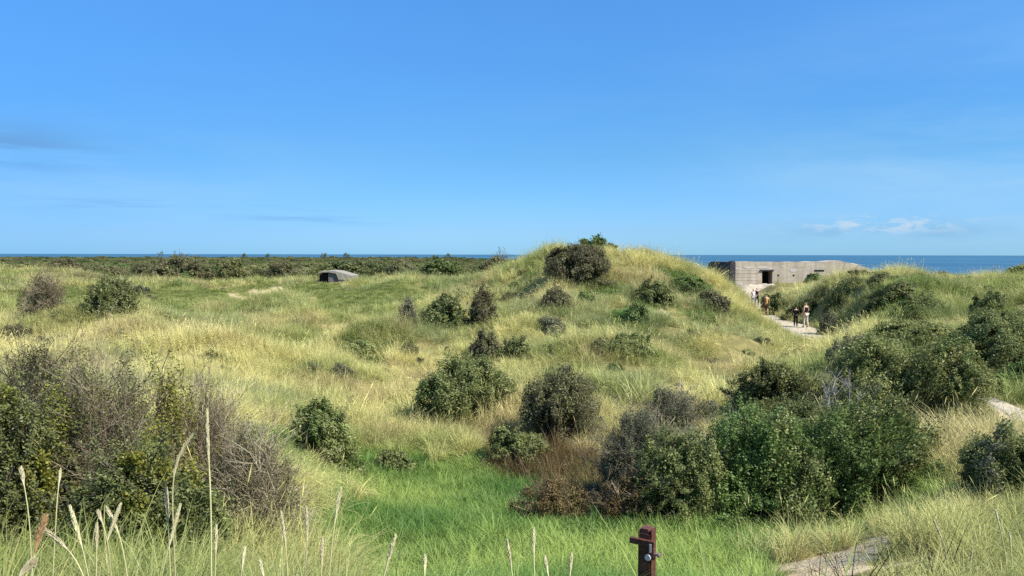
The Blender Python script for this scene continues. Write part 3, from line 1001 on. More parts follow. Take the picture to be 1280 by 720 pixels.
def scatter(name, label, cat, x, y, z, scl, rot, col, tufts, pick):
    """ONE ground-cover object: its points carry the tufts (its own children) as copies"""
    me = bpy.data.meshes.new(name)
    n = len(x)
    me.vertices.add(n)
    me.vertices.foreach_set('co', np.stack([x, y, z], 1).astype(np.float32).ravel())
    for nm, typ, arr, key in (('rot', 'FLOAT_VECTOR', rot, 'vector'), ('scl', 'FLOAT_VECTOR', scl, 'vector'), ('pick', 'INT', pick, 'value'), ('icol', 'FLOAT_COLOR', col, 'color')):
        at_ = me.attributes.new(nm, typ, 'POINT')
        at_.data.foreach_set(key, np.ascontiguousarray(arr, dtype=np.int32 if typ == 'INT' else np.float32).ravel())
    o = bpy.data.objects.new(name, me)
    COL.objects.link(o)
    tag(o, label, cat, kind='stuff')
    cl = bpy.data.collections.new(name + '_tufts')
    for q in tufts:
        cl.objects.link(q)
        q.parent = o
    g = bpy.data.node_groups.new(name + '_scatter', 'GeometryNodeTree')
    g.interface.new_socket('Geometry', in_out='INPUT', socket_type='NodeSocketGeometry')
    g.interface.new_socket('Geometry', in_out='OUTPUT', socket_type='NodeSocketGeometry')
    gi = g.nodes.new('NodeGroupInput'); go = g.nodes.new('NodeGroupOutput')
    ci = g.nodes.new('GeometryNodeCollectionInfo')
    ci.inputs['Collection'].default_value = cl
    ci.inputs['Separate Children'].default_value = True
    ci.inputs['Reset Children'].default_value = True
    ip = g.nodes.new('GeometryNodeInstanceOnPoints')
    ip.inputs['Pick Instance'].default_value = True

    def na(nm, typ):
        q = g.nodes.new('GeometryNodeInputNamedAttribute')
        q.data_type = typ
        q.inputs['Name'].default_value = nm
        return q.outputs['Attribute']
    er = g.nodes.new('FunctionNodeEulerToRotation')
    L_ = g.links.new
    L_(gi.outputs[0], ip.inputs['Points']); L_(ci.outputs[0], ip.inputs['Instance'])
    L_(na('pick', 'INT'), ip.inputs['Instance Index'])
    L_(na('rot', 'FLOAT_VECTOR'), er.inputs[0]); L_(er.outputs[0], ip.inputs['Rotation'])
    L_(na('scl', 'FLOAT_VECTOR'), ip.inputs['Scale'])
    L_(ip.outputs[0], go.inputs[0])
    md = o.modifiers.new('scatter', 'NODES')
    md.node_group = g
    return o


SHRUB_FEET = []                  # (x, y, rx, ry): filled by the shrubs, keeps tall grass out of their middle


def sample_rings(rings, seed, a_max=41):
    rg = np.random.default_rng(seed)
    X, Y = [], []
    for (r0, r1, rho) in rings:
        n = int(R(2 * a_max) / 2 * (r1 ** 2 - r0 ** 2) * rho)
        a = rg.uniform(-R(a_max), R(a_max), n)
        r = np.sqrt(rg.uniform(r0 ** 2, r1 ** 2, n))
        X.append(np.sin(a) * r); Y.append(np.cos(a) * r)
    return np.concatenate(X), np.concatenate(Y)


# ------------------------------------------------------------------ shrubs
LM = {
    'dark': leaf_material('dark_leaves', [(0.061, 0.071, 0.025), (0.125, 0.142, 0.046), (0.198, 0.215, 0.069), (0.307, 0.314, 0.108)], 0.36),
    'brown': leaf_material('brownish_leaves', [(0.072, 0.064, 0.034), (0.128, 0.115, 0.054), (0.188, 0.179, 0.077), (0.264, 0.272, 0.103)], 0.36),
    'green': leaf_material('green_leaves', [(0.052, 0.083, 0.022), (0.101, 0.152, 0.038), (0.163, 0.225, 0.058), (0.260, 0.312, 0.108)], 0.36),
    'olive': leaf_material('olive_leaves', [(0.098, 0.111, 0.035), (0.182, 0.202, 0.062), (0.260, 0.280, 0.090), (0.364, 0.364, 0.138)], 0.36),
    'yellow': leaf_material('yellow_green_leaves', [(0.10, 0.12, 0.02), (0.19, 0.20, 0.032), (0.29, 0.285, 0.045), (0.36, 0.34, 0.08)], 0.4),
    'grey': leaf_material('grey_green_leaves', [(0.063, 0.066, 0.040), (0.115, 0.118, 0.068), (0.172, 0.174, 0.099), (0.241, 0.240, 0.143)]),
    'rust': leaf_material('rusty_leaves', [(0.07, 0.050, 0.022), (0.12, 0.080, 0.034), (0.18, 0.125, 0.05), (0.24, 0.20, 0.08)]),
}
for k_, src_ in (('heath_brown', [(0.085, 0.075, 0.038), (0.135, 0.125, 0.058), (0.19, 0.178, 0.08), (0.25, 0.24, 0.105)]), ('heath_olive', [(0.10, 0.105, 0.036), (0.155, 0.16, 0.055), (0.21, 0.21, 0.075), (0.28, 0.27, 0.11)]),
                 ('heath_dark', [(0.04, 0.05, 0.02), (0.075, 0.085, 0.032), (0.12, 0.13, 0.05), (0.17, 0.17, 0.07)]), ('heath_green', [(0.05, 0.075, 0.022), (0.085, 0.12, 0.034), (0.13, 0.17, 0.05), (0.18, 0.22, 0.08)])):
    src_ = [tuple(1.22 * q for q in c_) for c_ in src_]
    LM[k_] = leaf_material(k_ + '_leaves', src_, 0.4)
TW = {
    'twig': leaf_material('twig_bark', [(0.105, 0.075, 0.045), (0.21, 0.155, 0.10), (0.32, 0.255, 0.17), (0.44, 0.365, 0.26)], 0.0),
    'dark_twig': leaf_material('dark_bark', [(0.025, 0.018, 0.014), (0.05, 0.038, 0.03), (0.09, 0.072, 0.056), (0.14, 0.115, 0.09)], 0.0),
    'pale_twig': leaf_material('bleached_wood', [(0.13, 0.115, 0.095), (0.21, 0.19, 0.16), (0.30, 0.275, 0.235), (0.38, 0.355, 0.31)], 0.0),
}


def twig_system(rg, n, rx, ry, h, r0, out=(0.7, 1.06), side=5, spread=0.35, lev2=3):
    a = rg.uniform(0, 2 * math.pi, n); q = np.sqrt(rg.uniform(0, 1, n)) * spread
    B = np.stack([np.cos(a) * q * rx, np.sin(a) * q * ry, np.full(n, -0.05)], 1)
    da = a + rg.normal(0, 0.6, n); e = np.arccos(rg.uniform(0.02, 1, n) ** 0.8)
    D = np.stack([np.cos(da) * np.sin(e) * rx, np.sin(da) * np.sin(e) * ry, np.cos(e) * h], 1) * rg.uniform(out[0], out[1], n)[:, None]
    D[:, 2] = np.maximum(D[:, 2], 0.12 * h)
    m = 4
    pts = [B]
    for s in range(1, m + 1):
        f = s / m
        p = B + (D - B) * f
        p[:, 2] += 0.16 * h * math.sin(f * math.pi) * 0.8
        p = p + rg.normal(0, 0.035, (n, 3)) * np.array([rx, ry, h]) * (f if s < m else 1)
        pts.append(p)
    P0, P1, R0, R1, T = [], [], [], [], []
    tv = rg.beta(2, 2, n)

    def addp(pts_, r, tv_):
        k = len(pts_) - 1
        for s in range(k):
            P0.append(pts_[s]); P1.append(pts_[s + 1])
            R0.append(r * (1 - 0.75 * s / k)); R1.append(r * (1 - 0.75 * (s + 1) / k)); T.append(tv_)
    rr_ = r0 * np.exp(np.clip(rg.normal(-0.05, 0.5, n), -1, 0.5))
    addp(pts, rr_, tv)

    def spawn(pts_, per, lfac, r, tv_, seg=2):
        k = len(pts_) - 1
        nn = len(pts_[0])
        st_ = np.stack(pts_, 1)
        src = np.repeat(np.arange(nn), per)
        f = rg.uniform(0.25, 0.98, nn * per) * k
        i = np.minimum(f.astype(int), k - 1); ff = (f - i)[:, None]
        S = st_[src, i] * (1 - ff) + st_[src, i + 1] * ff
        dr_ = unit(st_[src, i + 1] - st_[src, i])
        tot = np.linalg.norm(st_[src, -1] - st_[src, 0], axis=1)
        dr_ = unit(dr_ + rg.normal(0, 0.62, S.shape) + np.array([0, 0, 0.18]))
        ln_ = tot * lfac * rg.uniform(0.5, 1.3, len(S))
        pp_ = [S]
        for s in range(seg):
            dr_ = unit(dr_ + rg.normal(0, 0.2, S.shape) + np.array([0, 0, 0.05]))
            pp_.append(pp_[-1] + dr_ * (ln_ / seg)[:, None])
        t2 = np.clip(tv_[src] + rg.normal(0, 0.12, len(S)), 0, 1)
        r2 = np.repeat(r, per) * 0.55
        addp(pp_, r2, t2)
        return pp_, r2, t2
    l1 = spawn(pts, side, 0.34, rr_, tv)
    if lev2:
        spawn(*[l1[0]], lev2, 0.42, l1[1], l1[2])
    return np.concatenate(P0), np.concatenate(P1), np.concatenate(R0), np.concatenate(R1), np.concatenate(T)


def crown_points(rg, n, rx, ry, h, lumps, depth=0.4, compact=False):
    """points in the outer layer of a ragged, many-lobed mound; returns positions, outward normals, clump value, size factor"""
    k = lumps * 3
    a = rg.uniform(0, 2 * math.pi, k); q = np.sqrt(rg.uniform(0, 1, k)) * 0.80
    lob = rg.uniform(0, 6.28, 3)
    if compact:
        lob = lob * 0 + math.pi / 2
    shape = 1 + 0.20 * np.cos(a * 2 * (not compact) + lob[0]) + 0.15 * np.cos(a * 3 * (not compact) + lob[1])
    rad = rg.uniform(0.11, 0.27, k) * (1.1 - 0.25 * q)
    top = (1 - (q / 1.04) ** 2.8) * rg.uniform(0.86 if compact else 0.55, 1.03, k) + 0.06
    zc = np.maximum(top - rad, rad * 0.45)
    Cc = np.stack([np.cos(a) * q * shape, np.sin(a) * q * shape, zc], 1)
    ks = int(lumps * 1.6)                           # the skirt spreads on the ground
    a2 = rg.uniform(0, 2 * math.pi, ks); q2 = rg.uniform(0.60 if compact else 0.70, 0.92 if compact else 1.18, ks); r2 = rg.uniform(0.08, 0.20, ks)
    Cc = np.concatenate([Cc, np.stack([np.cos(a2) * q2, np.sin(a2) * q2, r2 * 0.3], 1), [[0, 0, 0.2]]])
    rad = np.concatenate([rad, r2, [0.5]])
    dens = rg.choice([0.3, 0.7, 1.0, 1.3], len(rad), p=[.18, .27, .35, .2])
    wgt = rad ** 2 * dens; wgt[-1] *= 0.25; wgt = wgt / wgt.sum()
    li = rg.choice(len(rad), n, p=wgt)
    d = unit(rg.normal(size=(n, 3)))
    u = 1 + rg.normal(0, 0.16, n) - depth * rg.uniform(0, 1, n) ** 2 + (rg.uniform(0, 1, n) < 0.10) * rg.uniform(0, 0.45, n)
    P = Cc[li] + d * (rad[li] * u)[:, None]
    keep = P[:, 2] > -0.02
    for j in range(len(rad)):
        dd = np.linalg.norm(P - Cc[j], axis=1)
        keep &= ~((dd < rad[j] * 0.55) & (li != j))
    nz_ = fbm(P[:, 0] * 6 + 31, P[:, 1] * 6 + P[:, 2] * 9, 1.0, int(rg.integers(1000)), 3)
    keep &= nz_ > 0.40
    cl = rg.uniform(-0.24, 0.24, len(rad))[li] + (nz_ - 0.5) * 0.6
    sz = rg.uniform(0.7, 1.35, len(rad))[li]
    P, d, cl, sz = P[keep], d[keep], cl[keep], sz[keep]
    P = P / np.array([np.percentile(np.abs(P[:, 0]), 98.5), np.percentile(np.abs(P[:, 1]), 98.5), np.percentile(P[:, 2], 99.3)]) * np.array([rx, ry, h])
    return P, d, cl, sz


KIND = {
    #          leaf  twigs       lai  len   width  gap twig density  stem r
    'dark':   ('dark', 'dark_twig', 3.4, 0.050, 0.026, 26, 0.012),
    'brown':  ('brown', 'dark_twig', 3.2, 0.045, 0.022, 60, 0.010),
    'green':  ('green', 'dark_twig', 3.4, 0.055, 0.032, 18, 0.010),
    'olive':  ('olive', 'twig', 3.4, 0.055, 0.026, 20, 0.012),
    'yellow': ('yellow', 'twig', 1.5, 0.055, 0.032, 40, 0.007),
    'grey':   ('grey', 'twig', 1.5, 0.040, 0.018, 70, 0.008),
    'bare':   ('brown', 'twig', 0.30, 0.035, 0.018, 130, 0.0065),
    'rust':   ('rust', 'twig', 1.8, 0.045, 0.022, 45, 0.006),
}


for k_ in ('brown', 'olive', 'dark', 'green'):
    KIND['heath_' + k_] = ('heath_' + k_,) + KIND[k_][1:]


def build_shrub(name, base, rx, ry, h, kind, seed, dist_, label, group=None, parts=True, lumps=11, follow=True, twigs=1.0, lai=1.0, cat='shrub', extra=None, compact=False):
    rg = np.random.default_rng(seed)
    lk, tk, LAI, ll, lw, tn, tr = KIND[kind]
    k = max(0.68, dist_ / 17.0)
    ll *= k ** 0.78; lw *= k ** 0.78
    area = 2.2 * math.pi * (rx * ry + h * (rx + ry) * 0.45)
    n = int(min(90000, LAI * lai * area / (ll * lw * 0.5) * 1.25))
    P, Nn, cl, sz = crown_points(rg, int(n * 0.72), rx, ry, h, lumps, compact=compact)
    tn_ = int(tn * twigs * (1.0 if parts else 0.5))
    W0, W1, Q0, Q1, T = twig_system(rg, max(8, tn_), rx * 0.96, ry * 0.96, h * 0.97, tr * max(1, (dist_ / 14) ** 0.8), out=(0.7, 0.98 if compact else 1.12), lev2=3 if parts else 0)
    # the rest of the leaves sit along the outer twigs
    m_ = int(n * 0.24)
    thin_ = np.argsort(Q0)[:max(4, int(len(Q0) * 0.75))]
    si = rg.choice(thin_, m_)
    fq = rg.uniform(0, 1, m_)[:, None]
    PT = W0[si] * (1 - fq) + W1[si] * fq + rg.normal(0, ll * 0.5, (m_, 3))
    ok_ = (PT[:, 2] > 0) & (np.hypot(PT[:, 0] / rx, PT[:, 1] / ry) < 1.15)
    PT = PT[ok_]
    P = np.concatenate([P, PT]); Nn = np.concatenate([Nn, unit(PT / np.array([rx, ry, h]))])
    cl = np.concatenate([cl, (T[si] - .5)[ok_] * .5]); sz = np.concatenate([sz, np.full(len(PT), .9)])
    n = len(P)
    Nn = unit(Nn + rg.normal(0, 0.75, Nn.shape) + np.array([0, 0, 0.35]))
    sc_ = rg.uniform(0.6, 1.35, n) * sz
    V, Fq = leaves_mesh(P, Nn, ll * sc_, lw * sc_, rg)
    tint = np.repeat(np.clip(0.46 + cl + rg.normal(0, 0.17, n), 0, 1), 4)

    def drape(V):
        if not follow:
            return V
        g = height(base.x + V[:, 0], base.y + V[:, 1]) - base.z
        V = V.copy()
        V[:, 2] += g * np.clip(1.0 - V[:, 2] / h * 0.45, 0.3, 1)
        return V
    V = drape(V)
    if parts:
        root = empty(name, base, 0, label, cat, group)
        mesh_obj('foliage', V, Fq, LM[lk], root, attrs={'tint': tint})
        TVv, TFf, TT = segs_mesh(W0, W1, Q0, Q1, T)
        mesh_obj('branches', drape(TVv), TFf, TW[tk], root, attrs={'tint': TT})
        if extra:
            P, Nn, cl, sz = crown_points(rg, int(n * extra[1]) + 50, rx * 1.04, ry * 1.04, h * 1.02, 9)
            ck = fbm(P[:, 0] / rx * 3 + 5, P[:, 2] / h * 3 + P[:, 1], 1.2, seed, 2) > extra[2]
            P, Nn = P[ck], unit(Nn[ck] + rg.normal(0, .7, (ck.sum(), 3)))
            V2, F2 = leaves_mesh(P, Nn, ll * 1.15 * np.ones(len(P)), lw * 1.3 * np.ones(len(P)), rg)
            mesh_obj('fresh_leaves', drape(V2), F2, LM[extra[0]], root, attrs={'tint': np.repeat(rg.uniform(0, 1, len(P)), 4)})
    else:
        root = mesh_obj(name, V, Fq, LM[lk], None, attrs={'tint': tint})
        root.location = base
        tag(root, label, cat, group)
    SHRUB_FEET.append((base.x, base.y, rx, ry))
    return root


_seed = [100]


def shrub(u0, u1, vt, vb, kind, label, d=None, name='shrub', deep=0.85, parts=True, lumps=11, **kw):
    """a shrub that spans the given pixel box of the photo, standing on the ground where its front foot shows"""
    _seed[0] += 1
    uc = (u0 + u1) / 2
    if d is None:
        foot = hit(uc, vb)
        if foot.y < 62 and vb < 700:                 # the grass in front hides the lowest part: stand a little nearer
            foot = hit(uc, vb + 0.30 * F / foot.y)
    else:
        foot = at(uc, vb, d)
    rx = (u1 - u0) / 2 * foot.y / F
    ry = rx * deep
    y = foot.y + 0.75 * ry
    sx, sz = ray(uc, vt)
    x = sx * y
    base = Vector((x, y, gz(x, y)))
    h = max(0.3, EYE + sz * y - base.z)
    rx *= y / foot.y
    return build_shrub(name, base, rx, ry, h, kind, _seed[0], y, label, parts=parts, lumps=lumps, **kw)


# --- the thicket in the left foreground
shrub(-90, 95, 482, 715, 'dark', 'dark leafy shrub with yellow green sprigs at the left end of the near thicket', d=7.6, extra=('yellow', 0.55, 0.52), lumps=14, lai=.75, twigs=2.6)
shrub(40, 215, 452, 700, 'bare', 'tall tangle of bare brown twigs in the middle of the near left thicket', d=8.3, twigs=2.0, lai=2.0, extra=('yellow', 1.2, 0.56))
shrub(-40, 130, 444, 600, 'brown', 'brown twiggy shrub behind the near left thicket with pale dead tips', d=11.0, twigs=2.4, lai=0.6)
shrub(178, 256, 462, 640, 'yellow', 'narrow yellow leaved shrub growing up between bare twigs of the left thicket', d=9.0, twigs=1.6, lai=0.55, deep=1.1)
shrub(205, 310, 474, 640, 'bare', 'slender grey bush of fine bare upright twigs beside the yellow leaved shrub', d=9.4, twigs=2.0, deep=0.9)
shrub(255, 388, 535, 702, 'bare', 'rounded grey brown bush of bare twigs at the right end of the near thicket', d=8.7, twigs=2.8, lai=2.2, extra=('yellow', .35, .6))
shrub(70, 290, 560, 720, 'dark', 'low leafy bramble with yellowish leaves at the foot of the left thicket', d=7.3, extra=('yellow', 0.8, 0.48), lumps=16, deep=0.55, lai=.7, twigs=2.5)
shrub(360, 452, 506, 572, 'olive', 'loose mid green shrub to the right of the left thicket', lumps=11, lai=.8, twigs=2, extra=('green', .9, .45))

# --- the middle of the slope
shrub(524, 646, 447, 531, 'dark', 'round dark green bush on the yellow slope, left of the brown bush', compact=True, lumps=13, extra=('green', 0.15, 0.55))
shrub(650, 752, 460, 548, 'brown', 'round dark brown bush on the slope right of the dark green bush', compact=True, lumps=12, lai=1.2)
shrub(604, 690, 538, 574, 'dark', 'low dark bush spreading in front of the round brown bush', lumps=8)
shrub(462, 518, 566, 578, 'dark', 'small low dark bush at the top edge of the lush green hollow', lumps=7)
shrub(588, 628, 414, 446, 'brown', 'small brown bush above the round dark green bush', lumps=7)
shrub(622, 665, 424, 446, 'dark', 'small flat dark bush beside the small brown bush above the dark green bush', lumps=7)
shrub(672, 709, 396, 413, 'grey', 'little flat grey bush on the middle of the dune slope', lumps=6, parts=False)
shrub(735, 762, 424, 437, 'brown', 'tiny brown bush low on the dune slope near the sandy scar', lumps=5, parts=False)
shrub(497, 524, 374, 403, 'grey', 'grey green bush standing left of two dark bushes below the moss slope', lumps=8)
shrub(524, 590, 371, 408, 'dark', 'wide dark bush between the grey bush and the dark upright bush', lumps=10)
shrub(582, 622, 362, 400, 'brown', 'upright dark brown bush at the foot of the dune hill', lumps=9)
shrub(412, 445, 456, 470, 'grey', 'small dull patch bush in the yellow grass of the slope', lumps=5, parts=False)
shrub(495, 528, 430, 442, 'brown', 'small brownish bush beside thin dark stalks in yellow grass', lumps=5, parts=False)

# --- dune hill
shrub(681, 764, 306, 353, 'brown', 'large round dark brown bush on top of the dune hill', compact=True, lumps=13, lai=1.25)
shrub(718, 772, 299, 322, 'green', 'fresh green bush behind the large brown bush on the hill top', d=57, lumps=9)
shrub(650, 682, 362, 375, 'brown', 'small brown bush left of the second small bush on the hill flank', lumps=6, parts=False)
shrub(674, 713, 362, 382, 'brown', 'small dark brown bush on the hill flank below the large round bush', lumps=8)
shrub(788, 846, 352, 377, 'dark', 'dark spreading bush on the right flank of the dune hill', lumps=10)
shrub(838, 884, 347, 364, 'green', 'bright green low bush at the right shoulder of the dune hill', lumps=9)
shrub(874, 915, 367, 386, 'brown', 'brown twiggy bush beside the bare reddish earth scar', lumps=8, twigs=1.5)
shrub(778, 812, 382, 402, 'green', 'flat green herb bush in the middle of the hill flank', lumps=7, lai=.8)
shrub(722, 748, 368, 381, 'green', 'small green bush under the large brown bush on the hill flank', lumps=6, parts=False)
shrub(752, 830, 418, 443, 'olive', 'long low grey green bush below the hill flank', lumps=9, lai=.9)
shrub(425, 470, 428, 440, 'olive', 'small olive bush in the yellow grass left of the slope', lumps=5, parts=False)

# --- left grass flat
shrub(24, 80, 343, 391, 'bare', 'bare grey brown bush with pale stems on the left grass flat', twigs=2.2, lai=1.7, lumps=9)
shrub(104, 176, 349, 397, 'dark', 'dark green bush right of the bare bush on the left grass flat', lumps=11, lai=.6, twigs=2.5)
shrub(2, 42, 407, 424, 'brown', 'low brown bush at the left edge of the ridge below the flat', lumps=7, parts=False)
shrub(38, 70, 418, 440, 'grey', 'low grey bush beside the brown bush on the left ridge', lumps=7, parts=False)

# --- big hedge and bushes on the right
shrub(730, 866, 514, 622, 'grey', 'grey twiggy bush at the left end of the large dark hedge', lumps=12, twigs=1.8)
shrub(785, 915, 545, 640, 'dark', 'dark bush with bleached bare stems in the left part of the hedge', lumps=12, twigs=1.6)
shrub(840, 1036, 516, 641, 'green', 'dense dark green bush in the middle of the hedge', lumps=15, extra=('dark', .6, .4))
shrub(962, 1172, 512, 640, 'green', 'broad dark green bush at the right end of the hedge', lumps=16, extra=('dark', .6, .4))
shrub(905, 1105, 505, 600, 'dark', 'dark bush at the back of the hedge between its two green bushes', d=16.8, lumps=12)
shrub(898, 1040, 456, 530, 'dark', 'dark shaded bush behind the hedge near the bleached dead branches', d=20.5, lumps=12)
shrub(800, 900, 486, 560, 'grey', 'thin pinkish grey bush rising behind the left end of the hedge', d=20, twigs=1.6, lai=.5)
shrub(1030, 1150, 424, 520, 'olive', 'large olive green bush above the hedge, left of two alike', compact=True, d=18.6, lumps=13, lai=1.1)
shrub(1110, 1236, 428, 530, 'olive', 'large olive green bush above the right end of the hedge, right of two alike', compact=True, d=18.0, lumps=14, lai=1.1, extra=('green', .4, .5))
shrub(1075, 1200, 402, 470, 'olive', 'olive green bush rising behind the two large ones on the right slope', compact=True, d=27, lumps=12)
shrub(1034, 1100, 420, 480, 'grey', 'grey green bush on the left shoulder of the very large olive bush', d=24, lumps=9)
shrub(1190, 1330, 388, 478, 'dark', 'large dark bush at the right edge behind the olive bush', compact=True, d=25, lumps=14)
shrub(1236, 1340, 452, 508, 'green', 'green bush at the right edge above the small sand path', d=21.5, lumps=10)
shrub(1198, 1330, 540, 613, 'dark', 'dark bush in the grass near the right edge below the sand path', lumps=12, extra=('grey', .4, .5))
shrub(636, 750, 600, 640, 'rust', 'rusty brown dry bush along the edge of the green hollow', lumps=10, deep=.6, lai=.6, twigs=1.6)
shrub(735, 835, 596, 642, 'rust', 'reddish dry bush in front of the grey twiggy bush', lumps=10, deep=.6, lai=.6, twigs=1.6)

# --- right dune and beside the path
shrub(1034, 1090, 354, 366, 'dark', 'leftmost dark low bush of the strip across the right dune', lumps=9)
shrub(1070, 1138, 361, 381, 'dark', 'middle dark low bush of the strip across the right dune', lumps=9)
shrub(1122, 1184, 371, 393, 'dark', 'rightmost dark low bush of the strip across the right dune', lumps=9)
shrub(1006, 1030, 342, 354, 'green', 'small green bush on the crest in front of the bunker wall', lumps=6, parts=False)
shrub(1215, 1260, 366, 392, 'dark', 'small dark bush low on the right dune near the right edge', lumps=8, parts=False)
shrub(950, 986, 367, 399, 'dark', 'dark bush behind the walker with the yellow top', d=59, lumps=9)
shrub(982, 1028, 377, 404, 'dark', 'dark bush behind the two walkers on the path', d=54, lumps=10)
shrub(1024, 1048, 388, 416, 'grey', 'grey bush at the right bank of the sand path', d=46.5, lumps=7, parts=False)
shrub(1252, 1300, 333, 352, 'olive', 'small olive bush on the crest at the right edge', d=47, lumps=7, parts=False)

# --- scrub belt behind the grass flat: bushes one can still tell apart
named_far = [(168, 262, 321, 354, 'heath_brown', 'wide grey brown bush behind the pale rim of the grass flat'),
             (60, 102, 326, 345, 'heath_brown', 'dark brown bush behind the left end of the grass ridge'),
             (100, 135, 332, 350, 'heath_dark', 'dark bush left of the wide grey brown bush behind the flat'),
             (478, 525, 325, 345, 'heath_brown', 'dark brown bush right of the small concrete shelter'),
             (596, 648, 322, 356, 'heath_brown', 'dark purple brown bush left of the dune hill'),
             (640, 664, 326, 343, 'heath_olive', 'olive bush between the purple brown bush and the dune hill'),
             (330, 372, 328, 349, 'heath_brown', 'brown bush left of the small concrete shelter'),
             (265, 312, 325, 349, 'heath_olive', 'olive green bush behind the flat right of the wide brown bush')]
for q in named_far:
    shrub(*q, d=79, lumps=10)

# --- small low clumps dotted over the slopes
cr = np.random.default_rng(77)
CLAB = {'dark': 'small low dark green clump dotted over the open dune slopes', 'brown': 'small low brown clump dotted over the open dune slopes', 'olive': 'small low olive clump dotted over the open dune slopes', 'grey': 'small low grey green clump dotted over the open dune slopes'}
cproto = {}
cpts = []
for _ in range(4000):
    uu = cr.uniform(-20, 1290); dd = math.exp(cr.uniform(math.log(22), math.log(64)))
    xx = (uu - 640) / F * dd
    if uu > 955 and dd < 36 or 930 < uu < 1060 and dd > 40 or uu < 420 and dd < 27 or 660 < uu < 945 and dd > 39:
        continue
    xa, ya = np.array([xx]), np.array([dd])
    if lush(xa, ya)[0] > .2 or path_dist(xa, ya)[0] < 1.5 or turf(xa, ya)[0] > .4 or fbm(xa, ya, 9.0, 301, 2)[0] < 0.47:
        continue
    if any((xx - a) ** 2 + (dd - b_) ** 2 < 4.0 for a, b_ in cpts) or any(((xx - a) / (p + .4)) ** 2 + ((dd - b_) / (q + .4)) ** 2 < 1 for a, b_, p, q in SHRUB_FEET):
        continue
    cpts.append((xx, dd))
    if len(cpts) >= 95:
        break
for (xx, dd) in cpts:
    kd = ['dark', 'brown', 'olive', 'grey', 'brown', 'dark'][int(cr.integers(6))]
    key = (kd, int(cr.integers(2)))
    b3 = Vector((xx, dd, gz(xx, dd) - .03))
    if key not in cproto:
        o = build_shrub('low_clump', b3, 0.55, 0.5, 0.36, kd, 700 + len(cproto), 24, CLAB[kd], 'low ' + kd + ' clumps on the slopes', parts=False, follow=False, lumps=7, lai=.8)
        SHRUB_FEET.pop()
        cproto[key] = o
    else:
        o = cproto[key].copy()
        COL.objects.link(o)
        o.location = b3
    s_ = math.exp(cr.normal(-.05, .3))
    o.scale = (s_ * cr.uniform(.8, 1.6), s_ * cr.uniform(.8, 1.3), s_ * cr.uniform(.7, 1.2))
    o.rotation_euler = (cr.normal(0, .1), cr.normal(0, .1), cr.uniform(0, 6.28))

variants = []
vr = np.random.default_rng(55)
vk = ['olive', 'olive', 'olive', 'green', 'brown', 'green', 'dark', 'olive']
FARLAB = {'brown': 'low brown bush in the wide scrub belt behind the grass flat', 'olive': 'low olive bush in the wide scrub belt behind the grass flat',
          'dark': 'low dark green bush in the wide scrub belt behind the grass flat', 'green': 'low fresh green bush in the wide scrub belt behind the grass flat'}
spots = []
for k in range(2600):
    uu = vr.uniform(-60, 650)
    dd = math.exp(vr.uniform(math.log(82), math.log(270)))
    if uu > 560 and dd < 95:
        continue
    spots.append((uu, dd))
keepers = []
for (uu, dd) in spots:
    x = (uu - 640) / F * dd
    if all((x - a) ** 2 + (dd - b_) ** 2 > (2.3 + 0.012 * dd) ** 2 for a, b_ in keepers):
        keepers.append((x, dd))
    if len(keepers) >= 270:
        break
kx = np.array([k[0] for k in keepers]); ky = np.array([k[1] for k in keepers]); kz = height(kx, ky)
kn = fbm(kx, ky, 18, 71, 2)
protos = {}
for i in range(len(kx)):
    kd = vk[int(vr.integers(8))]
    key = (kd, int(vr.integers(2)))
    b3 = Vector((kx[i], ky[i], kz[i] - 0.1))
    if key not in protos:
        o = build_shrub('heath_shrub', b3, 2.0, 1.9, 1.75, 'heath_' + kd, 900 + len(protos), 62, FARLAB[kd], 'low ' + kd + ' bushes of the scrub belt', parts=False, follow=False, lumps=10)
        SHRUB_FEET.pop()
        protos[key] = o
    else:
        o = protos[key].copy()
        COL.objects.link(o)
    o.location = b3
    s = 1.65 * vr.uniform(0.6, 1.25) * (0.75 + 0.5 * kn[i]) * (1 + 0.25 * (ky[i] > 150))
    o.scale = (s * vr.uniform(0.9, 1.5), s * vr.uniform(0.9, 1.4), min(s, 1.2) * vr.uniform(0.7, 1.05))
    o.rotation_euler = (0, 0, vr.uniform(0, 6.28))

# farther scrub reads as one mass
fx, fy = [], []
fr = np.random.default_rng(56)
n = 5200
fu = fr.uniform(-120, 720, n); fd = np.exp(fr.uniform(math.log(250), math.log(2900), n))
fx = (fu - 640) / F * fd; fy = fd
ok = fd < coast(fu) * 0.8
fx, fy, fd = fx[ok], fy[ok], fd[ok]
fz = height(fx, fy)
s = np.exp(fr.normal(0, 0.25, len(fx))) * np.interp(fd, [250, 3000], [1.0, 2.2])
srcs = []
for kd in ('brown', 'olive', 'dark', 'green'):
    src = protos.get((kd, 0)) or protos.get((kd, 1))
    q = bpy.data.objects.new('bush', src.data)
    COL.objects.link(q)
    q.location = (fx[len(srcs)], fy[len(srcs)], fz[len(srcs)])
    srcs.append(q)
scatter('far_scrub', 'brown and green scrub reaching to the sea far behind the dunes', 'scrub', fx, fy, fz - 0.2, np.stack([s * fr.uniform(1, 1.8, len(s)), s * fr.uniform(1, 1.8, len(s)), s * fr.uniform(.6, .95, len(s))], 1),
        np.stack([0 * s, 0 * s, fr.uniform(0, 6.28, len(s))], 1), np.ones((len(s), 4)), srcs, fr.integers(0, 4, len(s)))

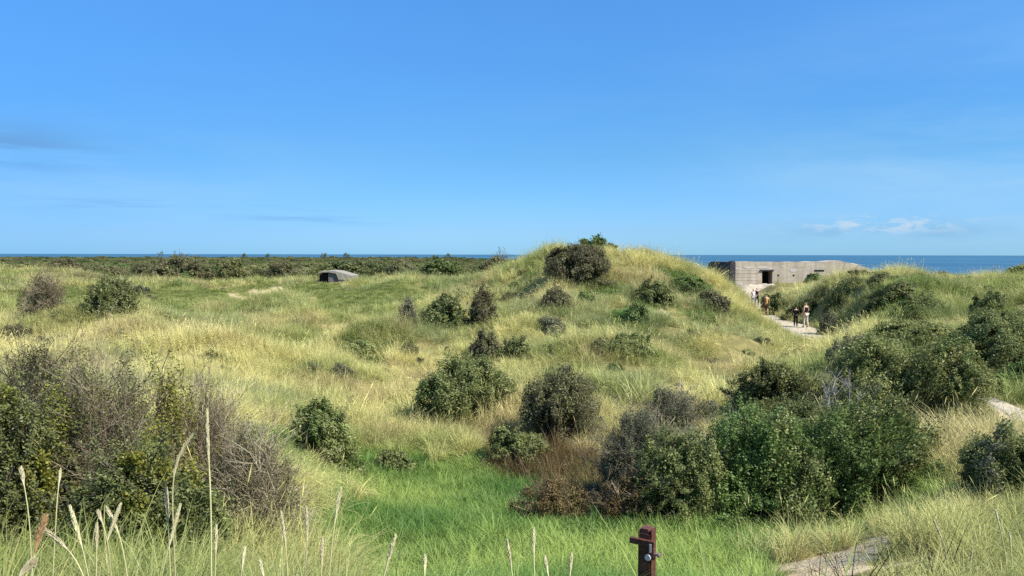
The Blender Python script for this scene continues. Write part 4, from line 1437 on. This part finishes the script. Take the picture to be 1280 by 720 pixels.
# a few single trees far out against the sea
for (u, vtop, d, lab) in ((305, 316.3, 1500, 'tiny far tree left of the others against the sea'), (335, 316.6, 1600, 'tiny far tree second from the left against the sea'), (405, 315.9, 1400, 'tiny dark far tree above the concrete shelter'),
                          (433, 315.8, 1450, 'tiny round far tree right of the tree above the shelter'), (560, 316.8, 1300, 'tiny far tree nearest to the dune hill')):
    x, z_ = ray(u, vtop)
    x *= d; g = gz(x, d); hh = EYE + z_ * d - g
    root = empty('far_tree', (x, d, g), 0, lab, 'tree')
    rg = np.random.default_rng(int(u))
    P, Nn, cl, sz = crown_points(rg, 1500, hh * 0.55, hh * 0.55, hh * 0.75, 7)
    V, Fq = leaves_mesh(P + np.array([0, 0, hh * .25]), unit(Nn + rg.normal(0, .7, Nn.shape)), np.full(len(P), .9), np.full(len(P), .6), rg)
    mesh_obj('crown', V, Fq, LM['dark'], root, attrs={'tint': np.repeat(rg.uniform(0, .7, len(P)), 4)})
    P0, P1, R0, R1, T = twig_system(rg, 5, hh * .4, hh * .4, hh * .8, hh * .03, side=3, spread=0.06, lev2=0)
    V, Fq, TT = segs_mesh(P0, P1, R0, R1, T)
    mesh_obj('trunk', V, Fq, TW['dark_twig'], root, attrs={'tint': TT})

# --- bleached dead branches in and beside the hedge
def dead_branch(u, vt, vb, d, label, n=4, wide=0.5, seed=1, thick=0.022):
    d -= 0.35; thick *= 0.62
    x, _ = ray(u, vt); x *= d
    g = gz(x, d)
    zt_ = EYE + ray(u, vt)[1] * d; zb_ = max(g, EYE + ray(u, vb)[1] * d) - 0.1
    h = zt_ - zb_
    rg = np.random.default_rng(seed)
    P0, P1, R0, R1, T = twig_system(rg, n, h * wide, h * wide, h, thick, out=(0.75, 1.15), side=8, spread=0.12, lev2=4)
    V, Fq, TT = segs_mesh(P0, P1, R0, R1, T, 5)
    o = mesh_obj('dead_branch', V, Fq, TW['pale_twig'], None, attrs={'tint': TT})
    o.location = (x, d, zb_)
    tag(o, label, 'branch')


dead_branch(1022, 466, 545, 18.3, 'forked bleached dead branch at the top of the hedge below the olive bush', 4, .45, 1, .03)
dead_branch(1068, 468, 560, 18.5, 'spreading pale dead branch right of the forked one under the olive bush', 5, .6, 2, .02)
dead_branch(888, 535, 625, 14.3, 'pale bare branch standing upright in the left half of the hedge', 4, .4, 3, .022)
dead_branch(922, 530, 625, 14.2, 'fan of pale bare branches in the middle of the hedge', 6, .6, 4, .016)
dead_branch(806, 555, 612, 15.4, 'leaning pale branch at the front of the grey twiggy bush', 3, .8, 5, .022)
dead_branch(1045, 478, 560, 18.0, 'short grey dead branch between the forked and the spreading one', 4, .6, 9, .015)
dead_branch(850, 545, 630, 14.6, 'thin bare grey branch rising from the dark left part of the hedge', 4, .5, 10, .016)
dead_branch(768, 545, 610, 15.6, 'bleached twisted branch in the middle of the grey twiggy bush', 4, .6, 11, .018)
dead_branch(712, 612, 646, 13.9, 'small pale crooked dead stick at the edge of the green hollow', 2, .5, 6, .016)
dead_branch(788, 598, 648, 14.0, 'curved pale dead branch beside the reddish dry bush', 2, .8, 7, .018)

# --- dark dry stalks in the slope
def dock(u, vt, vb, label, seed):
    f = hit(u, vb)
    h = EYE + ray(u, vt)[1] * f.y - f.z
    rg = np.random.default_rng(seed)
    root = empty('dry_stalk', f, 0, label, 'plant')
    P0 = np.array([[0, 0, -.05], [0.01, 0, h * .5]]); P1 = np.array([[0.01, 0, h * .5], [0.015, 0.01, h]])
    V, Fq, TT = segs_mesh(P0, P1, [.018, .014], [.014, .008], None, 5)
    mesh_obj('stem', V, Fq, TW['dark_twig'], root, attrs={'tint': TT})
    m = 260
    zz = rg.uniform(h * .3, h, m)
    C = np.stack([rg.normal(0, .04, m), rg.normal(0, .04, m), zz], 1)
    V, Fq = leaves_mesh(C, unit(rg.normal(size=(m, 3))), np.full(m, .05), np.full(m, .04), rg)
    mesh_obj('seed_spike', V, Fq, LM['brown'], root, attrs={'tint': np.repeat(rg.uniform(0, .5, m), 4)})


dock(523.5, 447, 461, 'left one of a close pair of dark dry stalks in the yellow grass', 1)
dock(528, 448, 460, 'right one of a close pair of dark dry stalks in the yellow grass', 2)
dock(558, 433, 444, 'single dark dry stalk above the round dark green bush', 3)

# ------------------------------------------------------------------ people on the path
skin_m = noisy('skin', (0.42, 0.25, 0.17), (0.52, 0.32, 0.22), 12, 0.6, 0.3)
cloth = {k: noisy(k, c, tuple(min(1, x * 1.35) for x in c), 25, 0.9, 0.1) for k, c in {
    'navy_cloth': (0.018, 0.020, 0.030), 'black_cloth': (0.014, 0.014, 0.016), 'mustard_cloth': (0.46, 0.30, 0.09), 'white_cloth': (0.66, 0.65, 0.63), 'beige_cloth': (0.42, 0.36, 0.28),
    'grey_cloth': (0.26, 0.26, 0.26), 'brown_cloth': (0.08, 0.045, 0.03), 'dark_hair': (0.02, 0.014, 0.010), 'fair_hair': (0.30, 0.20, 0.10), 'shoe_leather': (0.05, 0.04, 0.035)}.items()}


def skinned(name, J, E, Rr, mat, parent, sub=1, root=0):
    me = bpy.data.meshes.new(name)
    me.from_pydata([tuple(j) for j in J], E, [])
    me.update()
    o = bpy.data.objects.new(name, me)
    COL.objects.link(o)
    o.parent = parent
    me.materials.append(mat)
    sk = o.modifiers.new('skin', 'SKIN')
    sk.use_smooth_shade = True
    if not me.skin_vertices:
        bpy.context.view_layer.objects.active = o
    for i, r in enumerate(Rr):
        v = me.skin_vertices[0].data[i]
        v.radius = (r, r) if not isinstance(r, tuple) else r
        v.use_root = (i == root)
    s_ = o.modifiers.new('subd', 'SUBSURF')
    s_.levels = sub; s_.render_levels = sub
    return o


def person(loc, face, H_, label, stride=0.18, top='black_cloth', legs='navy_cloth', long_legs=True, sleeves=False, hair='dark_hair', long_hair=False, arm_bend=0.4, seed=0, group='walkers on the sand path'):
    root = empty('person', loc, face, label, 'person', group)
    s = H_ / 1.75
    rg = random.Random(seed)

    def q(x, y, z): return Vector((x * s, y * s, z * s))
    # y- is forward in the local frame
    J, E, Rr, ix = [], [], [], {}

    def add(nm, p, r, par=None):
        ix[nm] = len(J); J.append(p); Rr.append(r if isinstance(r, tuple) else r * s)
        if par is not None:
            E.append((ix[par], ix[nm]))
    add('pelvis', q(0, 0, .95), .125)
    add('waist', q(0, -.01, 1.10), .115, 'pelvis'); add('chest', q(0, 0, 1.30), .135, 'waist'); add('shoulders', q(0, .01, 1.43), .10, 'chest')
    add('neck', q(0, -.01, 1.51), .052, 'shoulders'); add('jaw', q(0, -.03, 1.575), .072, 'neck'); add('head', q(0, -.02, 1.655), .088, 'jaw'); add('crown_', q(0, -.01, 1.70), .066, 'head')
    for sg, nm in ((-1, 'l'), (1, 'r')):
        st_ = stride * sg
        add('hip' + nm, q(.09 * sg, 0, .90), .095, 'pelvis')
        add('knee' + nm, q(.10 * sg, -.5 * st_ - .03, .50), .062, 'hip' + nm)
        add('calf' + nm, q(.10 * sg, -.75 * st_, .34), .056, 'knee' + nm)
        add('ankle' + nm, q(.10 * sg, -st_ + .02, .085), .038, 'calf' + nm)
        add('toe' + nm, q(.11 * sg, -st_ - .13, .035), .034, 'ankle' + nm)
        a_ = -st_ * .7
        add('sh' + nm, q(.18 * sg, .01, 1.41), .062, 'shoulders')
        add('elb' + nm, q(.235 * sg, .03 - a_ * .4, 1.14), .043, 'sh' + nm)
        add('wri' + nm, q(.245 * sg, -.06 - a_ - arm_bend * .22, .93 + arm_bend * .12), .029, 'elb' + nm)
        hz = J[ix['wri' + nm]]
        add('palm' + nm, hz + q(.0, -.015, -.06), (.036 * s, .022 * s), 'wri' + nm)
        for f in range(4):
            b0 = hz + q(.0, -.045 + .022 * f, -.115)
            add('f%d%s' % (f, nm), b0, .0095, 'palm' + nm)
            add('g%d%s' % (f, nm), b0 + q(-.012 * sg, -.008, -.05 - .008 * (1.5 - abs(f - 1.5))), .0075, 'f%d%s' % (f, nm))
        add('t' + nm, hz + q(-.012 * sg, -.06, -.075), .0105, 'palm' + nm)
        add('u' + nm, hz + q(-.02 * sg, -.075, -.11), .008, 't' + nm)
    skinned('body', J, E, Rr, skin_m, root)
    # face: nose and ears sit in the body mesh's head; hair as a cap
    def shell(name, names, edges, mat, grow, par=root, extra=None):
        jj = [J[ix[n]].copy() for n in names]
        rr_ = [(Rr[ix[n]] if not isinstance(Rr[ix[n]], tuple) else Rr[ix[n]][0]) + grow * s for n in names]
        ee = [(names.index(a), names.index(b)) for a, b in edges]
        if extra:
            extra(jj, rr_, ee, names)
        return skinned(name, jj, ee, rr_, mat, par)
    nm = ['pelvis', 'waist', 'chest', 'shoulders', 'shl', 'shr']
    ed = [('pelvis', 'waist'), ('waist', 'chest'), ('chest', 'shoulders'), ('shoulders', 'shl'), ('shoulders', 'shr')]
    if sleeves:
        nm += ['elbl', 'elbr', 'wril', 'wrir']; ed += [('shl', 'elbl'), ('shr', 'elbr'), ('elbl', 'wril'), ('elbr', 'wrir')]
    shell('shirt', nm, ed, cloth[top], .014)
    nm = ['pelvis', 'hipl', 'hipr', 'kneel', 'kneer']; ed = [('pelvis', 'hipl'), ('pelvis', 'hipr'), ('hipl', 'kneel'), ('hipr', 'kneer')]
    if long_legs:
        nm += ['calfl', 'calfr', 'anklel', 'ankler']; ed += [('kneel', 'calfl'), ('kneer', 'calfr'), ('calfl', 'anklel'), ('calfr', 'ankler')]
    shell('trousers', nm, ed, cloth[legs], .018)
    for sg in 'lr':
        shell('shoe', ['ankle' + sg, 'toe' + sg], [('ankle' + sg, 'toe' + sg)], cloth['shoe_leather'], .012)
    hc = J[ix['head']]
    hj = [hc + q(0, .025, .035), hc + q(0, .055, -.02)]; hr = [.092 * s, .07 * s]; he = [(0, 1)]
    if long_hair:
        hj.append(hc + q(0, .075, -.16)); hr.append(.055 * s); he.append((1, 2))
    skinned('hair', hj, he, hr, cloth[hair], root)
    nj = [hc + q(0, -.085, -.015), hc + q(0, -.108, -.04)]
    skinned('nose', nj, [(0, 1)], [.012 * s, .014 * s], skin_m, root)
    return root, J, ix


def on_path(u, v, d):
    x, _ = ray(u, v)
    return Vector((x * d, d, gz(x * d, d) + 0.035))


p1, J1, i1 = person(on_path(994.5, 408, 50.5), R(160), 1.36, 'left one of the two nearest path walkers, in dark clothes with a backpack', stride=.2, top='black_cloth', legs='navy_cloth', arm_bend=.7, sleeves=True, seed=1)
p2, J2, i2 = person(on_path(1007, 408, 50), R(205), 1.68, 'right one of the two nearest path walkers, in black top and pale trousers', stride=.08, top='black_cloth', legs='beige_cloth', hair='fair_hair', arm_bend=.5, seed=2)
p3, J3, i3 = person(on_path(957.5, 395, 59), R(175), 1.66, 'walker in a mustard yellow top and dark shorts on the path before the bunker', stride=.14, top='mustard_cloth', legs='brown_cloth', long_legs=False, arm_bend=.9, seed=3)
p4, J4, i4 = person(on_path(941.5, 372, 69), R(10), 1.60, 'far walker in a white top farthest left on the sand path', stride=.12, top='white_cloth', legs='grey_cloth', seed=4)
p5, J5, i5 = person(on_path(946, 372, 70), R(15), 1.64, 'far walker in a dark top beside the one in white on the sand path', stride=.12, top='navy_cloth', legs='black_cloth', seed=5)


def bag(owner, off, sz, mat, label):
    bm = bmesh.new()
    box_bm(bm, -sz[0] / 2, sz[0] / 2, -sz[1] / 2, sz[1] / 2, 0, sz[2])
    bmesh.ops.subdivide_edges(bm, edges=bm.edges[:], cuts=3, use_grid_fill=True)
    for v in bm.verts:
        q = Vector((v.co.x / sz[0] * 2, v.co.y / sz[1] * 2, v.co.z / sz[2] * 2 - 1))
        k_ = 1 - 0.16 * max(0, q.length - 1) ** 1.2
        v.co = Vector((v.co.x * k_, v.co.y * k_, (v.co.z - sz[2] / 2) * k_ + sz[2] / 2))
    root = empty('backpack', owner.matrix_basis @ Vector(off), owner.rotation_euler.z, label, 'bag')
    bm_obj('bag_body', bm, mat, root, smooth=True)
    bm = bmesh.new()
    box_bm(bm, -sz[0] * .32, sz[0] * .32, sz[1] / 2 - .02, sz[1] / 2 + .05, sz[2] * .12, sz[2] * .5)
    bm_obj('pocket', bm, mat, root, bevel=.02)
    for sx_ in (-1, 1):
        pts = [Vector((sx_ * sz[0] * .33, -sz[1] * .4, sz[2] * .95)), Vector((sx_ * sz[0] * .36, -sz[1] / 2 - .17, sz[2] * 1.02)), Vector((sx_ * sz[0] * .38, -sz[1] / 2 - .26, sz[2] * .7)), Vector((sx_ * sz[0] * .36, -sz[1] * .4, sz[2] * .15))]
        V, Fq, TT = segs_mesh(pts[:-1], pts[1:], [.018] * 3, [.018] * 3, None, 4)
        mesh_obj('strap', V, Fq, mat, root)


for p_ in (p1, p2, p3):
    p_.matrix_basis  # locations are set
bag(p1, (0, .18, .80), (.24, .14, .33), cloth['black_cloth'], 'black backpack on the back of the walker in dark clothes')
bag(p3, (.17, .20, 1.04), (.20, .15, .36), cloth['brown_cloth'], 'dark brown bag on one shoulder of the walker in yellow')

# ------------------------------------------------------------------ tall seed heads of the near grass
stalk_m = leaf_material('dry_stalk', [(0.32, 0.29, 0.12), (0.42, 0.38, 0.17), (0.50, 0.45, 0.23), (0.56, 0.51, 0.30)], 0.15)
head_m = leaf_material('seed_head', [(0.36, 0.31, 0.15), (0.48, 0.42, 0.23), (0.57, 0.51, 0.30), (0.64, 0.59, 0.38)], 0.2)
head_b = leaf_material('brown_seed_head', [(0.24, 0.13, 0.06), (0.36, 0.20, 0.09), (0.44, 0.28, 0.15), (0.5, 0.36, 0.22)], 0.2)


def stalk(pts, d, label, group=None, wid=6.0, nhead=2, brown=False, seed=0, thin=1.5):
    """pts: photo pixels from the tip down to the foot; the first nhead spans carry the seed head"""
    rg = np.random.default_rng(seed)
    P = []
    for k, (u, v) in enumerate(pts):
        x, z = ray(u, v)
        dd = d - 0.06 * (k / len(pts))
        P.append(np.array([x * dd, dd, EYE + z * dd]))
    foot = P[-1]
    g = gz(foot[0], foot[1])
    if foot[2] > g:
        prev = P[-2]
        k_ = min(0.35, max(-.35, (foot[0] - prev[0]) / max(.05, prev[2] - foot[2])))
        P.append(np.array([foot[0] + k_ * (foot[2] - g) * 0.5, foot[1] - 0.03, g - 0.03]))
    P = np.array(P)
    seg = np.concatenate([[0], np.cumsum(np.linalg.norm(np.diff(P, axis=0), axis=1))])
    n = 26
    q = np.linspace(0, seg[-1], n)
    C = np.stack([np.interp(q, seg, P[:, i]) for i in range(3)], 1)
    for _ in range(3):
        C[1:-1] = (C[:-2] + 2 * C[1:-1] + C[2:]) / 4
    base = Vector(C[-1])
    root = empty('grass_stalk', base, 0, label, 'grass stalk', group)
    C = C - C[-1]
    r = thin / F * d / 2
    V, Fq, TT = segs_mesh(C[:-1], C[1:], np.full(n - 1, r), np.full(n - 1, r), np.full(n - 1, .5) + rg.normal(0, .08, n - 1), 5)
    mesh_obj('stem', V, Fq, stalk_m, root, attrs={'tint': np.clip(TT, 0, 1)})
    hl = seg[nhead]
    m = int(420 * max(.6, hl / .15))
    t_ = rg.uniform(0, 1, m)
    prof = rg.uniform(.55, 1.1, m) * np.sin(np.clip(t_ * 0.94 + 0.06, 0, 1) ** 0.8 * math.pi) ** 0.55 * wid * .82 / F * d / 2
    S = np.stack([np.interp(t_ * hl, q, C[:, i]) for i in range(3)], 1)
    tg = np.stack([np.interp(np.maximum(t_ * hl - .004, 0), q, C[:, i]) for i in range(3)], 1) - np.stack([np.interp(t_ * hl + .004, q, C[:, i]) for i in range(3)], 1)
    tg = unit(tg)
    o_ = unit(np.cross(tg, rg.normal(size=(m, 3))))
    e0 = S + o_ * (prof * .15)[:, None]
    e1 = S + o_ * prof[:, None] + tg * 0.022
    V, Fq, TT = segs_mesh(e0, e1, np.full(m, .0022), np.full(m, .0007), np.clip(rg.normal(.5, .2, m), 0, 1), 3)
    mesh_obj('seed_head', V, Fq, head_b if brown else head_m, root, attrs={'tint': TT})
    return root


SH = 'short pale seed head standing among the near grass at the bottom'
SG = 'short seed heads in the near grass'
stalk([(238, 547), (226, 558), (218, 578), (215, 605), (216, 650), (219, 715)], 2.9, 'tall stalk whose seed head bends over to the right before the left thicket', nhead=3, wid=6, thin=2.0, seed=1)
stalk([(259, 517), (259, 545), (262, 590), (264, 640), (264, 700), (264, 725)], 2.9, 'tallest straight pale stalk before the grey bare bush', nhead=2, wid=5.5, thin=2.3, seed=2)
stalk([(27, 589), (31, 610), (37, 648), (40, 720)], 2.9, 'fluffy topped stalk near the left edge before the dark leafy shrub', nhead=1, wid=7, seed=3)
stalk([(75, 592), (72, 612), (70, 648), (66, 720)], 2.9, 'thin stalk standing right of the fluffy topped stalk', nhead=1, wid=4, seed=4)
stalk([(89, 638), (96, 660), (104, 688), (112, 725)], 2.7, 'stout pale seed head leaning left, first right of the brown plume', nhead=2, wid=7, seed=5)
stalk([(59, 664), (72, 676), (90, 688), (108, 725)], 2.6, 'pale seed head lying over to the left beside the brown plume', nhead=2, wid=8, seed=6)
stalk([(124, 643), (129, 655), (134, 668), (140, 725)], 2.8, 'small seed head just left of the two crossing heads', nhead=1, wid=6, seed=7)
stalk([(149, 635), (141, 655), (132, 680), (122, 725)], 2.8, 'crossing seed head that leans to the right over its neighbour', nhead=2, wid=7, seed=8)
stalk([(135, 638), (144, 655), (152, 674), (160, 725)], 2.85, 'crossing seed head that leans to the left over its neighbour', nhead=2, wid=6, seed=9)
stalk([(208, 615), (209, 635), (211, 658), (213, 725)], 2.9, 'upright seed head left beside the bent tall stalk', nhead=2, wid=6.5, seed=10)
stalk([(224, 636), (218, 658), (210, 688), (200, 725)], 2.7, 'pinkish seed head leaning right under the bent tall stalk', nhead=2, wid=6.5, seed=11)
stalk([(55, 650), (48, 670), (42, 694), (38, 730)], 2.5, 'orange brown plume near the left edge at the bottom', nhead=2, wid=13, brown=True, seed=12)
stalk([(38, 706), (26, 713), (15, 722), (8, 735)], 2.0, 'broad pale pinkish plume in the bottom left corner', nhead=2, wid=15, seed=13)
stalk([(425, 615), (421, 636), (417, 658), (411, 725)], 2.9, 'tall seed head standing against the green hollow', nhead=2, wid=6, seed=14)
stalk([(383, 639), (384, 660), (384, 684), (380, 725)], 2.9, 'pinkish seed head left of the tall head by the green hollow', nhead=2, wid=5.5, seed=15)
stalk([(493, 674), (487, 694), (480, 718), (476, 735)], 2.7, 'stout seed head leaning right over the green hollow', nhead=2, wid=7, seed=16)
stalk([(352, 645), (355, 665), (358, 688), (360, 725)], 2.9, 'seed head leaning left at the right end of the thicket', nhead=2, wid=5, seed=17)
for k, (a, b_, c_) in enumerate([((121, 660), (121, 690), (120, 730)), ((270, 662), (270, 698), (268, 730)), ((403, 679), (402, 712), (401, 735)), ((635, 681), (640, 712), (642, 735)), ((667, 666), (667, 698), (669, 735)),
                               ((682, 701), (686, 722), (688, 735)), ((531, 700), (531, 720), (530, 735)), ((714, 698), (712, 722), (711, 735)), ((326, 706), (331, 724), (333, 735)), ((305, 690), (302, 712), (300, 735))]):
    stalk([a, ((a[0] + b_[0]) / 2, (a[1] + b_[1]) / 2), b_, c_], 2.7, SH, SG, nhead=2, wid=5.5, seed=30 + k)
for k, (a, b_, c_) in enumerate([((1168, 652), (1180, 680), (1186, 715)), ((1215, 690), (1213, 705), (1212, 730)), ((1262, 668), (1264, 690), (1266, 725)), ((1245, 640), (1250, 660), (1256, 690))]):
    stalk([a, ((a[0] + b_[0]) / 2, (a[1] + b_[1]) / 2), b_, c_], 5.6, 'pale dry stalk in the grass slope at the lower right', 'dry stalks of the lower right slope', nhead=2, wid=3.4, seed=50 + k)

# ------------------------------------------------------------------ ground cover
GM = leaf_material('marram_blade', [(0.68, 0.70, 0.64), (0.90, 0.91, 0.86), (1.05, 1.03, 0.98), (1.28, 1.22, 1.16)], 0.28, inst=True)
WIND = (0.55, 0.1)


def feet_mask(x, y):
    out = np.zeros(len(x), bool)
    for (cx, cy, rx, ry) in SHRUB_FEET:
        out |= ((x - cx) / (rx * 0.5)) ** 2 + ((y - cy) / (ry * 0.5)) ** 2 < 1
    return out


def mix3(a, b_, f):
    return np.asarray(a)[None] * (1 - f[:, None]) + np.asarray(b_)[None] * f[:, None]


def cover_fields(x, y):
    s_ = np.maximum(sandz(x, y, 1.3, 3, .22), 1 - sstep(path_dist(x, y) + (fbm(x, y, 0.8, 77, 3) - .5) * .7, -0.15, 0.2))
    return dict(l=lush(x, y), t=turf(x, y), h=herb(x, y), w=weeds(x, y), s=s_, y=straw(x, y, 0.8, 13), c=scar(x, y))


STRAW = (0.64, 0.575, 0.235); OLIVE = (0.28, 0.32, 0.095); GREYG = (0.23, 0.275, 0.125); GREEN = (0.18, 0.225, 0.05)


def marram_colour(x, y, f, rg):
    m1 = fbm(x, y, 7.0, 201, 3); m2 = fbm(x, y, 1.6, 202, 3)
    k = np.clip(0.40 + 0.55 * f['y'] + 2.3 * (m1 - 0.5) + 1.7 * (m2 - 0.5) - 0.35 * f['h'], 0, 1)
    c = mix3(OLIVE, STRAW, k)
    g = sstep(fbm(x, y, 4.0, 203, 3), 0.50, 0.70) * 0.6
    c = c * (1 - g[:, None]) + np.array(GREYG)[None] * g[:, None]
    tn2 = sstep(fbm(x, y, 3.0, 209, 3), 0.52, 0.72) * 0.55
    c = c * (1 - tn2[:, None]) + np.array((0.50, 0.385, 0.20))[None] * tn2[:, None]
    near = 1 - sstep(y, 5, 12)
    near = near * (0.35 + 0.65 * (x < 1.2))
    gg = np.clip(near * (0.25 + 0.7 * sstep(fbm(x, y, .8, 207, 2), .35, .65)) + 0.7 * f['h'] + .6 * f['l'], 0, 1)
    c = c * (1 - gg[:, None]) + np.array(GREEN)[None] * gg[:, None]
    c *= np.exp(rg.normal(0, 0.14, len(x)))[:, None]
    return np.concatenate([c, np.ones((len(x), 1))], 1)


def place_src(tufts, x, y, z):
    for q, i in zip(tufts, np.linspace(len(x) * .05, len(x) * .9, len(tufts)).astype(int)):
        q.location = (x[i], y[i], z[i])


def make_marram(name, label, rings, seed, blades, width, Lr, rad, segs, nvar=5, hscale=1.0, heads=0.02):
    rg = np.random.default_rng(seed)
    x, y = sample_rings(rings, seed)
    f = cover_fields(x, y)
    pr = (1 - sstep(f['s'], .15, .5)) * (1 - 0.87 * sstep(f['l'], .2, .7)) * (1 - 0.93 * sstep(f['t'], .25, .7)) * (1 - 0.6 * f['c']) * (1 - .35 * f['h']) * (1 - 0.7 * f['w'])
    pr *= 0.40 + 0.60 * sstep(fbm(x, y, 2.0, 55, 3), 0.34, 0.52)
    u_ = 640 + F * x / np.maximum(y, .1)
    thin = sstep(u_, 400, 520) * (1 - sstep(u_, 930, 1010)) * (y < 3.9)
    pr *= 1 - .55 * thin
    pr *= 1 - .74 * sstep(u_, 965, 990) * (1 - sstep(u_, 1095, 1130)) * (y > 3.2) * (y < 9.4)
    keep = (rg.uniform(0, 1, len(x)) < pr) & ~feet_mask(x, y)
    z = np.zeros(len(x)); z[keep] = height(x[keep], y[keep])
    keep &= seen(x, y, z, 1.0)
    bw = (y > 82) & (x < 0) & (x > -80); keep &= ~((y > 96) & (x < -3))
    keep &= ~((x > bx(914)) & (x < bx(1088)) & (y > BY - .3) & (y < BY + 13.5)) & ~((x > sx0 - .2) & (x < sx1 + .2) & (y > sy - 3.0) & (y < sy + 2.8)) & ~((x > bx(912)) & (x < bx(967)) & (y > 78) & (y < BY)) & ~((u_ > 1222) & (y > 16.4) & (y < 20.5))
    keep &= np.hypot(x - ptop.x, y - ptop.y) > .14
    y_all = y
    x, y, z = x[keep], y[keep], z[keep]
    f = {k: v[keep] for k, v in f.items()}
    hs_ = hscale * (0.62 + 0.62 * sstep(fbm(x, y, 2.8, 61, 3), .28, .72)) * np.exp(rg.normal(0, .16, len(x))) * (1 - .45 * f['l']) * (1 - .5 * f['t']) * (1 - .3 * f['h'])
    hs_ *= (1 - .55 * sstep(u_, 965, 990) * (1 - sstep(u_, 1095, 1130)) * (y_all > 3.2) * (y_all < 9.4))[keep]
    hs_ *= (1 - .22 * (1 - sstep(u_, 380, 460)) * (y_all < 8))[keep]
    hs_ *= (1 - .22 * thin[keep]) * (1 - (.52 - .30 * sstep(y_all, 5.5, 8.0)) * (sstep(u_, 1000, 1100) * (y_all < 10)))[keep]
    wd = np.exp(rg.normal(0, .15, len(x)))
    scl = np.stack([hs_ * wd, hs_ * wd, hs_], 1)
    rot = np.stack([rg.normal(0, .10, len(x)), rg.normal(0, .10, len(x)), rg.uniform(-.9, .9, len(x))], 1)
    tf = [tuft_mesh('tuft', seed * 10 + i, blades, Lr, width, rad, 0.22 + .05 * i, 0.7 + .12 * i, GM, None, segs, WIND, heads) for i in range(nvar)]
    o = scatter(name, label, 'grass', x, y, z - .02, scl, rot, marram_colour(x, y, f, rg), tf, rg.integers(0, nvar, len(x)))
    place_src(tf, x, y, z)
    print(name, len(x))
    return o


make_marram('marram_grass', 'tall green marram blades on the near dune at the bottom of the view', [(1.6, 3.0, 16), (3.0, 8, 20)], 301, 46, 0.0055, (0.45, 0.85), 0.10, 5, heads=0.0)
make_marram('marram_grass', 'yellow marram grass over the near slopes round the hollow', [(8, 22, 30)], 302, 46, 0.0065, (0.45, 0.8), 0.13, 4)
make_marram('marram_grass', 'yellow and olive marram grass over the middle slope and dune hill', [(22, 45, 18), (45, 66, 11)], 303, 54, 0.0095, (0.45, 0.9), 0.22, 3)
make_marram('marram_grass', 'pale marram grass on the far crests before scrub and bunker', [(66, 125, 4.2)], 304, 48, 0.019, (0.5, 0.9), 0.34, 3)


def make_low(name, label, rings, seed, zone, key, cols, blades, width, Lr, rad, lean, curl, thr=0.25, nvar=4, segs=3, on_sand=False):
    rg = np.random.default_rng(seed)
    x, y = sample_rings(rings, seed)
    v = zone(x, y)
    f = np.maximum(sandz(x, y, 1.3, 3, .22), 1 - sstep(path_dist(x, y), -.1, .3))
    keep = (v > thr) & (rg.uniform(0, 1, len(x)) < v * 1.2) & ((f < .4) | on_sand) & ~feet_mask(x, y)
    keep &= np.hypot(x - ptop.x, y - ptop.y) > .14
    x, y, v = x[keep], y[keep], v[keep]
    z = height(x, y)
    k = np.clip(0.5 + 1.8 * (fbm(x, y, 2.6, seed, 3) - .5) + 0.9 * (fbm(x, y, .7, seed + 4, 2) - .5), 0, 1)
    c = mix3(cols[0], cols[1], k) * np.exp(rg.normal(0, .12, len(x)))[:, None]
    c = np.concatenate([c, np.ones((len(x), 1))], 1)
    hs_ = (0.6 + .8 * fbm(x, y, 1.8, seed + 9, 3)) * np.exp(rg.normal(0, .15, len(x)))
    scl = np.stack([hs_ ** .5, hs_ ** .5, hs_], 1)
    rot = np.stack([rg.normal(0, .1, len(x)), rg.normal(0, .1, len(x)), rg.uniform(0, 6.28, len(x))], 1)
    tf = [tuft_mesh('tuft', seed * 10 + i, blades, Lr, width, rad, lean, curl, GM, None, segs) for i in range(nvar)]
    o = scatter(name, label, 'grass', x, y, z - .01, scl, rot, c, tf, rg.integers(0, nvar, len(x)))
    place_src(tf, x, y, z)
    print(name, len(x))
    return o


make_low('meadow_grass', 'lush fresh green grass filling the hollow', [(3.4, 24, 50)], 311, lush, 'l', [(0.09, 0.18, 0.038), (0.28, 0.36, 0.085)], 26, .007, (.16, .42), .12, .45, 1.0)
make_low('short_turf', 'short olive turf on the grass flat at the left', [(34, 80, 9)], 312, turf, 't', [(0.135, 0.175, 0.042), (0.24, 0.26, 0.075)], 40, .016, (.10, .26), .26, .6, .8)
make_low('low_herbs', 'low dark green herbs on the dune hill and right dune', [(9, 24, 22), (24, 66, 10)], 313, herb, 'h', [(0.07, 0.13, 0.03), (0.15, 0.235, 0.055)], 40, .026, (.15, .38), .25, .7, .9)
make_low('dry_weeds', 'reddish brown dry weeds between the green hollow and the bushes', [(10, 26, 24)], 314, weeds, 'w', [(0.13, 0.085, 0.04), (0.27, 0.185, 0.075)], 26, .009, (.3, .7), .12, .3, .5)
make_low('dry_litter', 'flattened dry straw lying on the bare sand at the lower right', [(6.5, 12, 15)], 315, Zone([(1030, 704, 85, 24, .9), (1090, 684, 45, 14)]), 's', [(0.22, 0.155, 0.075), (0.50, 0.41, 0.22)], 9, .007, (.12, .4), .16, 1.25, .35, on_sand=True)
